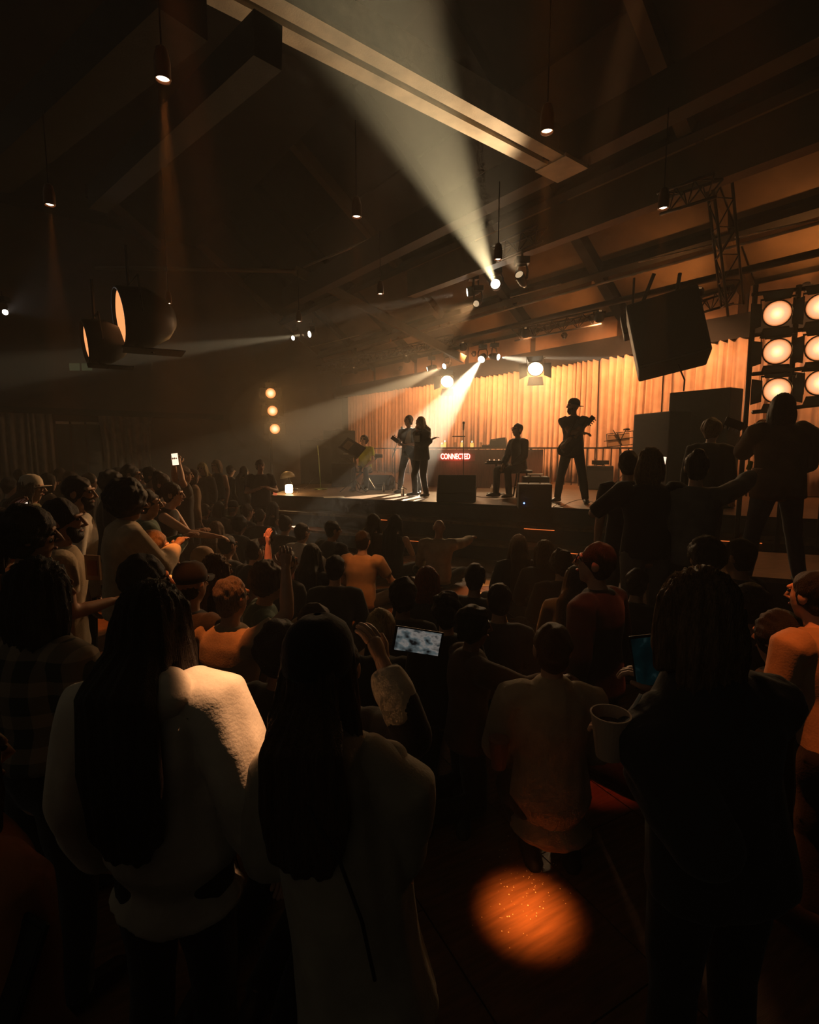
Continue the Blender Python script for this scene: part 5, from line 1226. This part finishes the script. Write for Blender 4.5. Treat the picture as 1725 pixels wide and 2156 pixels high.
q = person('blond person in a dark jacket filling the right foreground', 1468, 1208, 'stand', d=1.26, yaw=10, hair=('wavy','light'), hairlen=0.18, top=('jacket','charcoal'), bottom='black', vox=0.012, group=cg, wd=1.10, fold=1.2, slean=-8, shdrop=0.12, curl=62, ik=((P(1330,1585,1.24),(0.1,0.1,-1)),(P(1392,1455,1.50),(0.4,0.1,-1))))
cup_c = P(1282,1592,1.20); cup = thing('paper_cup', 'open paper cup with a straw held in the right foreground', 'cup', cup_c)
obj('wall', MB().lathe([(0.030,0),(0.046,0.105),(0.048,0.107),(0.048,0.111),(0.044,0.111),(0.028,0.004)], cup_c, n=28), mat('cup_paper', (0.45,0.30,0.20), 0.7), cup)
obj('drink', MB().lathe([(0.038,0.078),(0.038,0.082)], cup_c, n=20), mat('drink', (0.08,0.03,0.02), 0.1), cup)
obj('ring', MB().lathe([(0.012,0.084),(0.015,0.084),(0.015,0.088),(0.012,0.088)], cup_c+Vector((0,-0.01,0)), n=14, closed=True), M_PAPER, cup)
obj('straw', MB().tube([cup_c+Vector((0.02,0.02,0.03)), cup_c+Vector((0.085,0.03,0.145))], 0.0045, 8), M_PAPER, cup)
phone('phone with a dim teal screen left of the blond head at the right', P(1359,1392,1.5), (-0.1,-1,0.12), (-0.14,0.1,1), screen_mat('screen_teal', [(0.35,(0.01,0.07,0.08)),(0.62,(0.02,0.14,0.15)),(0.74,(0.25,0.5,0.5))], 0.028, 3.0), 0.076, 0.158)
person('person in a rust sweater cut off at the lower left corner', -105, 1560, 'stand', d=0.86, yaw=-20, hair=('bob','dark'), top=('hoodie','rust'), bottom='black', vox=0.014, group=cg, arms=('down','down'))
phone('phone glinting teal in the lower left corner', P(32,2045,0.72), (-0.4,-1,0.5), (0.2,0.4,1), mat('screen_off', (0.01,0.01,0.012), 0.15), 0.074, 0.15)
person('person in a tan top glowing orange at the right edge', 1712, 1205, 'stand', d=2.0, yaw=20, hair=('short','black'), top=('tee','tan'), bottom='black', vox=0.014, group=cg, wd=1.15, arms=('front','front'), lean=14)
person('curly person in profile behind the coat, turned to the right', 1000, 1330, 'kneelup', d=2.55, yaw=-75, hair=('curly','black'), top=('long','brown'), bottom='black', vox=0.015, skin='brown', group=cg, arms=('front','reach'))
c_ = P(1050,1615,2.2); cp_ = thing('paper_cup', 'pinkish plain cup beside the kneeling pale shirt', 'cup', c_)
obj('wall', MB().lathe([(0.032,0),(0.046,0.13),(0.042,0.13),(0.03,0.004)], c_, n=20), mat('pink_cup', (0.30,0.14,0.10), 0.7), cp_); obj('lid', MB().lathe([(0.048,0.128),(0.048,0.136),(0.03,0.142)], c_, n=20), MATS['pink_cup'], cp_)
# left flank
person('bearded man in a beige tee and black cap in profile at the left', 132, 1058, 'stand', d=2.75, yaw=-58, hyaw=-18, hair=('short','black'), top=('tee','beige'), bottom='charcoal', vox=0.014, skin='tan', beard='black', group=cg, arms=('down','front'))
person('bearded man in a white shirt behind the beige tee', 166, 1008, 'stand', d=3.65, yaw=-62, hyaw=-20, hair=('short','dark'), top=('tee','white'), bottom='black', vox=0.015, skin='tan', beard='dark', group=cg, sleeve=0.9)
person('person with a dark curly mop and a pale jacket among the left crowd', 268, 1026, 'stand', d=3.35, yaw=-48, hyaw=-20, hair=('afro','black'), top=('jacket','beige'), bottom='black', vox=0.015, skin='brown', group=cg, arms=('down','clap'))
person('person in a white cap with long curls at the far left', 66, 1005, 'stand', d=4.7, yaw=-62, hyaw=-10, hair=('cap_long','brown','cream'), hairlen=0.25, top=('tee','olive'), bottom='black', vox=0.018, group=cg)
person('curly dark-haired man looking right between the left curtains', 236, 997, 'stand', d=4.9, yaw=-58, hyaw=-15, hair=('curly','black'), top=('tee','black'), bottom='black', vox=0.018, skin='tan', group=cg)
person('man with an orange-lit profile below the lighter curtain', 276, 981, 'stand', d=5.8, yaw=-60, hyaw=-15, hair=('short','black'), top=('shirt','black'), bottom='black', vox=0.019, skin='tan', glasses=True, group=cg)
q = person('person wearing a white face mask in the left crowd', 318, 986, 'stand', d=6.4, yaw=-55, hyaw=-15, hair=('short','black'), top=('long','rust'), bottom='black', vox=0.019, skin='brown', group=cg)
child(q, 'face_mask', MB().ball(q['hc']+q['hf']*0.075-Vector((0,0,0.05)), (0.055,0.05,0.045)), CL['white'])
person('woman with a brightly lit upturned face in the left crowd', 345, 1001, 'stand', d=5.5, yaw=-58, hyaw=-25, hpitch=10, hair=('bun','dark'), top=('tank','grey'), bottom='black', vox=0.018, group=cg)
q = person('person holding a lit white phone overhead in the left crowd', 388, 984, 'stand', d=6.6, yaw=-50, hair=('short','brown'), top=('tee','charcoal'), bottom='black', vox=0.019, group=cg, ik=((P(366,975,6.35),(-1,-0.3,-0.6)),(P(377,976,6.35),(1,-0.3,-0.6))))
phone('bright white phone raised over the left crowd', P(369,967,6.30), (0.15,-1,0.1), (-0.1,0,1), emis('phone_white', (1.0,0.72,0.5), 1.6), 0.08, 0.155)
q = person('woman in a black sleeveless top leaning forward with arms outstretched', 364, 1017, 'stand', d=4.9, yaw=-82, lean=14, hair=('pony','black'), top=('tank','black'), bottom='olive', vox=0.016, group=cg, arms=('clap','reach'), fingers=True)
person('blond long-haired woman facing the camera by the dark wall', 425, 976, 'stand', d=10.0, yaw=172, hair=('long','blond'), top=('long','charcoal'), bottom='black', vox=0.021, group=cg)
person('slim woman with bare shoulders by the dark wall', 455, 970, 'stand', d=10.3, yaw=160, hair=('bob','light'), top=('tank','black'), bottom='black', vox=0.021, group=cg)
person('man in a dark vest with folded pale arms left of the stage', 548, 970, 'stand', d=9.4, yaw=-150, hair=('short','brown'), top=('tee','black'), bottom='black', vox=0.021, group=cg, arms=('fold','fold'), wd=1.1)
person('clapping person behind the pale jacket in the left crowd', 312, 1036, 'stand', d=4.1, yaw=-60, hair=('short','black'), top=('long','green'), bottom='black', vox=0.017, skin='tan', group=cg, arms=('clap','clap'), fingers=True)
person('woman at the extreme left edge with a lit cheek', 0, 1080, 'stand', d=2.2, yaw=-62, hair=('wavy','dark'), hairlen=0.2, top=('long','rust'), bottom='black', vox=0.016, group=cg)
q = person('curly-haired person holding a lit phone at the left edge', 62, 1080, 'stand', d=2.15, yaw=-40, hyaw=-15, hair=('curly','black'), top=('tee','black'), bottom='black', vox=0.015, skin='tan', group=cg, ik=((P(22,1100,2.4),(-1,-0.2,-0.8)),None))
phone('phone with a warm bright screen at the left edge', P(34,1082,2.45), (-0.25,-1,0.55), (1,0.1,0.35), screen_mat('screen_warm', [(0.3,(0.9,0.35,0.2)),(0.55,(1.0,0.8,0.65)),(0.7,(0.5,0.15,0.08))], 1.3, 3.0), 0.074, 0.15)
person('round dark head with a lit cheek left of the hoodie woman', 305, 1178, 'kneelup', d=2.35, yaw=-40, hyaw=-10, hair=('short','black'), top=('long','black'), bottom='black', vox=0.015, skin='tan', group=cg)
person('person in a black cap behind the hoodie woman', 402, 1192, 'kneelup', d=2.75, yaw=-20, hair=('cap','dark','black'), top=('tee','charcoal'), bottom='black', vox=0.016, group=cg)
person('blond woman in a cream wrap with a lit profile at the left', 330, 1122, 'kneelup', d=3.75, yaw=-70, hpitch=8, hair=('long','light'), top=('jacket','cream'), bottom='khaki', vox=0.016, group=cg, arms=('front','reach'))
person('person with long brown hair and a lit cheek at centre left', 457, 1172, 'kneelup', d=3.3, yaw=-35, hair=('wavy','light'), hairlen=0.3, top=('long','black'), bottom='black', vox=0.016, group=cg)
person('short-haired man whose beige back glows orange', 488, 1222, 'kneelup', d=2.62, yaw=-25, hair=('short','grey'), top=('tee','beige'), bottom='charcoal', vox=0.014, group=cg, wd=1.1, arms=('front','raise'))
q = person('person lounging with raised tan-trousered knees at the centre', 566, 1192, 'knees', d=3.75, yaw=-70, hair=('curly','brown'), top=('long','green'), bottom='tan', vox=0.016, group=cg, arms=('back','knee'))
person('dark curly head between the hoodie and the beanie', 592, 1322, 'kneelup', d=1.95, yaw=-15, hair=('curly','black'), top=('long','black'), bottom='black', vox=0.016, skin='brown', group=cg)
q = person('person under a tan blanket with drawn-up knees left of the coat', 668, 1262, 'knees', d=3.1, yaw=-95, hair=('short','dark'), top=('hoodie','tan'), bottom='tan', vox=0.016, group=cg, wd=1.1, fold=1.6, lean=25)
# seated on the floor before the stage
def sit(label, px, py, **k):
    a = dict(pose='cross', h=0.90, yaw=-2, vox=0.021, group='people seated on the floor', arms=('lap','lap'), bottom='charcoal'); a.update(k)
    return person(label, px, py, **a)
sit('seated man in a white shirt with his arms lifted', 637, 1104, hair=('short','dark'), top=('shirt','white'), yaw=-35, arms=('side','side'), vox=0.019)
sit('seated man in black looking right in the middle row', 702, 1099, hair=('short','black'), top=('tee','black'), yaw=-40, hyaw=-20, skin='tan', vox=0.019, wd=1.15)
sit('seated woman with long dark hair in front of the white shirt', 657, 1148, hair=('long','black'), top=('long','black'), yaw=-10, vox=0.018)
sit('seated man in a tan tee with a lit forearm', 765, 1120, hair=('short','dark'), top=('tee','tan'), yaw=-18, vox=0.017, wd=1.1, arms=('lap','knee'))
sit('seated woman with long brown hair before the stage step', 788, 1084, hair=('long','brown'), top=('long','brown'), yaw=-30, vox=0.019)
sit('seated woman with dark hair and a bare lit shoulder', 833, 1085, hair=('long','black'), top=('tank','black'), yaw=-25, vox=0.018, arms=('lap','clap'), fingers=True)
q = sit('bald man in a pale sweater reaching out to the right', 925, 1094, hair=('bald','black'), top=('long','beige'), yaw=-12, vox=0.017, wd=1.1, ik=(None,(P(994,1132,7.4),(0.3,-0.3,-1))))
sit('dark seated figure between the long hair and the tan tee', 706, 1172, hair=('short','black'), top=('long','black'), vox=0.019)
sit('person with bright red hair seated at the centre', 900, 1196, hair=('bob','red'), top=('long','black'), vox=0.017, wd=1.1)
sit('small fair head just left of the raised phone', 802, 1288, pose='cross', hair=('bun','blond'), top=('long','black'), vox=0.016)
sit('seated woman with very long dark hair right of the papers', 1092, 1128, hair=('long','black'), top=('long','black'), vox=0.018, hairlen=0.5, wd=1.0)
sit('seated person with brown hair right of the very long dark hair', 1147, 1140, hair=('bob','brown'), top=('long','charcoal'), vox=0.019)
sit('curly-haired seated person in front of the brown hair', 1182, 1163, hair=('curly','dark'), top=('long','black'), vox=0.018)
person('man with a red-lit face in profile at the right of centre', 1262, 1150, 'kneelup', d=2.95, yaw=40, hyaw=25, hair=('short','brown'), top=('long','charcoal'), bottom='black', vox=0.015, group=cg, skin='fair', glasses=True, hpitch=-10)
person('dark curly head below the man with spread arms', 1487, 1140, 'kneelup', d=3.1, yaw=-5, hair=('curly','dark'), top=('long','black'), bottom='black', vox=0.016, group=cg)
person('faintly lit face at the right of the dark curly head', 1556, 1140, 'kneelup', d=3.35, yaw=30, hair=('short','black'), top=('long','charcoal'), bottom='black', vox=0.016, skin='tan', group=cg)
sit('laughing dark-haired woman at the left foot of the stage', 576, 1058, hair=('long','black'), top=('tank','black'), yaw=-40, vox=0.020, arms=('lap','reach'))
q = sit('seated person in black lifting a red-lit hand with a phone', 538, 1138, hair=('short','black'), top=('tee','black'), yaw=-35, vox=0.017, ik=(None,(P(564,1146,4.95),(0.4,-0.2,-1))), fingers=True)
phone('phone held in a red-lit hand among the seated crowd', P(560,1137,4.95), (0.6,-0.6,0.3), (0.8,0.3,0.3))
for (px, py, lab, hs_, hc_, tp_, sk_) in (
    (432,1062,'leftmost seated face in the far row by the wall','short','black','black','tan'), (462,1058,'seated person with a pale lit face in the far row','bob','dark','grey','fair'), (491,1056,'seated man in a cap in the far row','cap','dark','olive','tan'),
    (522,1064,'seated bearded man in the far row left of the laughing woman','short','brown','charcoal','fair'), (548,1072,'seated person with bright forehead beside the laughing woman','crop','dark','black','fair'), (505,1088,'dark seated head in front of the capped man','curly','black','black','brown'),
    (455,1100,'seated person with light hair behind the outstretched arms','wavy','light','tan','fair'), (480,1128,'dark seated back behind the lit phone hand','short','black','black','tan'), (602,1088,'seated person with dark hair under the stage corner','bun','black','black','fair'),
    (428,1160,'seated person in a tan knitted hat at centre left','beanie','tan','black','fair'), (605,1160,'seated person in black left of the long dark hair','short','black','black','tan'),
    (1002,1190,'dark seated figure just left of the floor papers','short','black','black','tan'), (850,1225,'dark seated back left of the red hair','curly','black','black','brown'), (1215,1195,'dark seated figure left of the red-lit face','long','dark','black','fair'),
    (1052,1232,'dark seated figure in front of the floor papers','short','black','charcoal','tan'), (1345,1200,'dark seated figure under the man with spread arms','short','dark','black','fair')):
    sit(lab, px, py, hair=(hs_, hc_) if hs_ not in ('cap','beanie') else (hs_, 'dark', hc_ if hc_ in CL else 'black'), top=('long', tp_), skin=sk_, yaw=random.Random(px).uniform(-45,-5), vox=0.021)
for (px, py, d_, lab, hs_, tp_) in (
    (22,1008,6.0,'dark standing person behind the white cap','short','black'), (102,1000,6.4,'standing person with a faint orange cheek right of the white cap','bob','brown'), (190,999,6.6,'standing person in profile behind the white shirt','short','charcoal'), (150,996,7.6,'small standing head below the dark opening','curly','black'),
    (44,990,8.0,'far standing head against the leftmost curtain','short','olive'), (128,988,8.6,'far standing head between the two curtains','long','black'), (250,986,7.9,'far standing head at the foot of the lighter curtain','short','grey'), (302,990,8.2,'far standing head right of the lighter curtain','short','black'),
    (408,990,8.0,'standing person right of the raised white phone','bob','tan'), (486,982,11.0,'dim standing person between the bare shoulders and the vest','short','black'), (515,984,10.8,'dim standing person left of the dark vest','long','charcoal'),
    (1575,1235,2.5,'dark kneeling figure at the right behind the blond head','short','black'), (1640,1300,2.1,'dark kneeling figure near the right edge','curly','black'), (940,1300,2.8,'dark kneeling figure right of the raised phone','curly','black'),):
    far_ = d_ > 4
    person(lab, px, py, 'stand' if far_ else 'kneelup', d=d_, yaw=random.Random(px*3).uniform(-60,-15) if px < 800 else random.Random(px).uniform(-20,25), hair=(hs_, 'dark' if far_ else 'black'), top=('long', tp_), bottom='black', vox=0.024 if far_ else 0.017, group=cg, skin='tan' if px % 2 else 'fair')
run_jobs()
# papers and things left on the floor
sheet('upper sheet of paper on the floor before the step', G(1029,1226,0.002), R(5), 0.30, 0.40)
sheet('large white sheet on the floor right of the dark seated figure', G(1030,1256,0.002), R(-4), 0.36, 0.34)
sheet('lowest sheet of paper on the floor above the glasses', G(988,1314,0.002), R(12), 0.30, 0.24)
bottle('small clear bottle standing between the floor papers', G(1003,1295,0.0), 0.22, 0.035, group='bottles on the floor')
tb = P(196,1195,2.65); t = thing('paper_bag', 'printed paper bag held at the left before the beige tee', 'bag', tb)
obj('front', MB().box(tb, (0.085,0.012,0.13), rz(-10)), M_TAN, t); obj('print', MB().box(tb+Vector((0,-0.008,0.0)), (0.06,0.004,0.08), rz(-10)), CL['rust'], t)
cf = MB(); rg = random.Random(4)
for k in range(110):
    a_ = G(rg.gauss(1100,42), rg.gauss(1865,52), 0.0); r_ = rg.uniform(0.001,0.0032)
    cf.ball((a_.x, a_.y, r_*0.4), (r_, r_, r_*0.45), None, 6, 4)
o = obj('confetti', cf, mat('confetti', (0.8,0.7,0.55), 0.25), fix=False); tag(o, 'tiny bright specks scattered on the floor in the orange pool', 'confetti', kind='stuff')
# lamps over the crowd whose pools show on people
def over(px, py, d_, power, size, lab, z=None, col=DEEP, blend=0.6, dx=0.0, dy=0.0):
    p_ = P(px, py, d_); downlight(lab, (p_.x+dx, p_.y+dy, z or H+1.02*d_+1.6), power*((z or H+1.02*d_+1.6)-p_.z)**2/9.0, size, col=col, blend=blend, aim=p_)
over(440,1372,2.55,300,6.0,'downlight above the frame over the glowing beige back', col=(1.0,0.22,0.04))
over(500,1425,1.28,1150,5.0,'downlight above the frame over the hoodie shoulder', col=(1.0,0.50,0.25), dx=0.9, dy=0.9)
over(1712,1450,1.95,330,8.0,'downlight above the frame over the orange glow at the right edge', col=(1.0,0.21,0.035), dx=-1.1, dy=-0.2)
over(1255,1240,2.85,130,7.0,'downlight above the frame over the red-lit profile', col=(1.0,0.12,0.04))
over(566,1160,4.9,700,6.0,'downlight over the red-lit raised hand', col=(1.0,0.24,0.08), z=5.8, dy=-2.2)
over(1035,1250,6.4,500,9.0,'downlight over the papers on the floor', col=(1.0,0.42,0.14), z=5.8, dy=-2.9, dx=0.6)
over(800,1180,6.0,150,10.0,'downlight over the tan tee in the seated crowd', col=(1.0,0.36,0.10), z=5.8, dy=-2.9)
for r_ in PEOPLE:
    if r_[1] < 0.8 or r_[1] > 1.13: print('SCALE', r_)


# ================================================================== HAZE (thin theatrical smoke filling the hall)
hm = bpy.data.materials.new('haze'); hm.use_nodes = True; nt = hm.node_tree; nt.nodes.clear()
vs_ = nt.nodes.new('ShaderNodeVolumeScatter'); vo = nt.nodes.new('ShaderNodeOutputMaterial')
vs_.inputs['Color'].default_value = (0.95,0.92,0.85,1); vs_.inputs['Density'].default_value = HAZE_DENSITY; vs_.inputs['Anisotropy'].default_value = 0.35
nt.links.new(vs_.outputs[0], vo.inputs['Volume'])
hz_ = obj('haze', MB().prism([RM(0.05,0.02,0)[:2], RM(29.9,0.02,0)[:2], RM(29.9,31,0)[:2], RM(0.05,31,0)[:2]], 0.003, H+8.0), hm)
tag(hz_, 'thin warm haze hanging in the whole hall', 'haze', kind='stuff')
hm2 = hm.copy(); hm2.name = 'stage_smoke'; hm2.node_tree.nodes['Volume Scatter'].inputs['Density'].default_value = 0.020
mb = MB().ball(RM(9.6, 4.4, 2.75), (6.5, 4.0, 1.85), Matrix((-A, B, Vector((0,0,1)))).transposed(), 32, 20)
sm_ = obj('stage_smoke', mb, hm2, smooth=True); tag(sm_, 'denser warm smoke drifting over the middle of the stage', 'haze', kind='stuff')
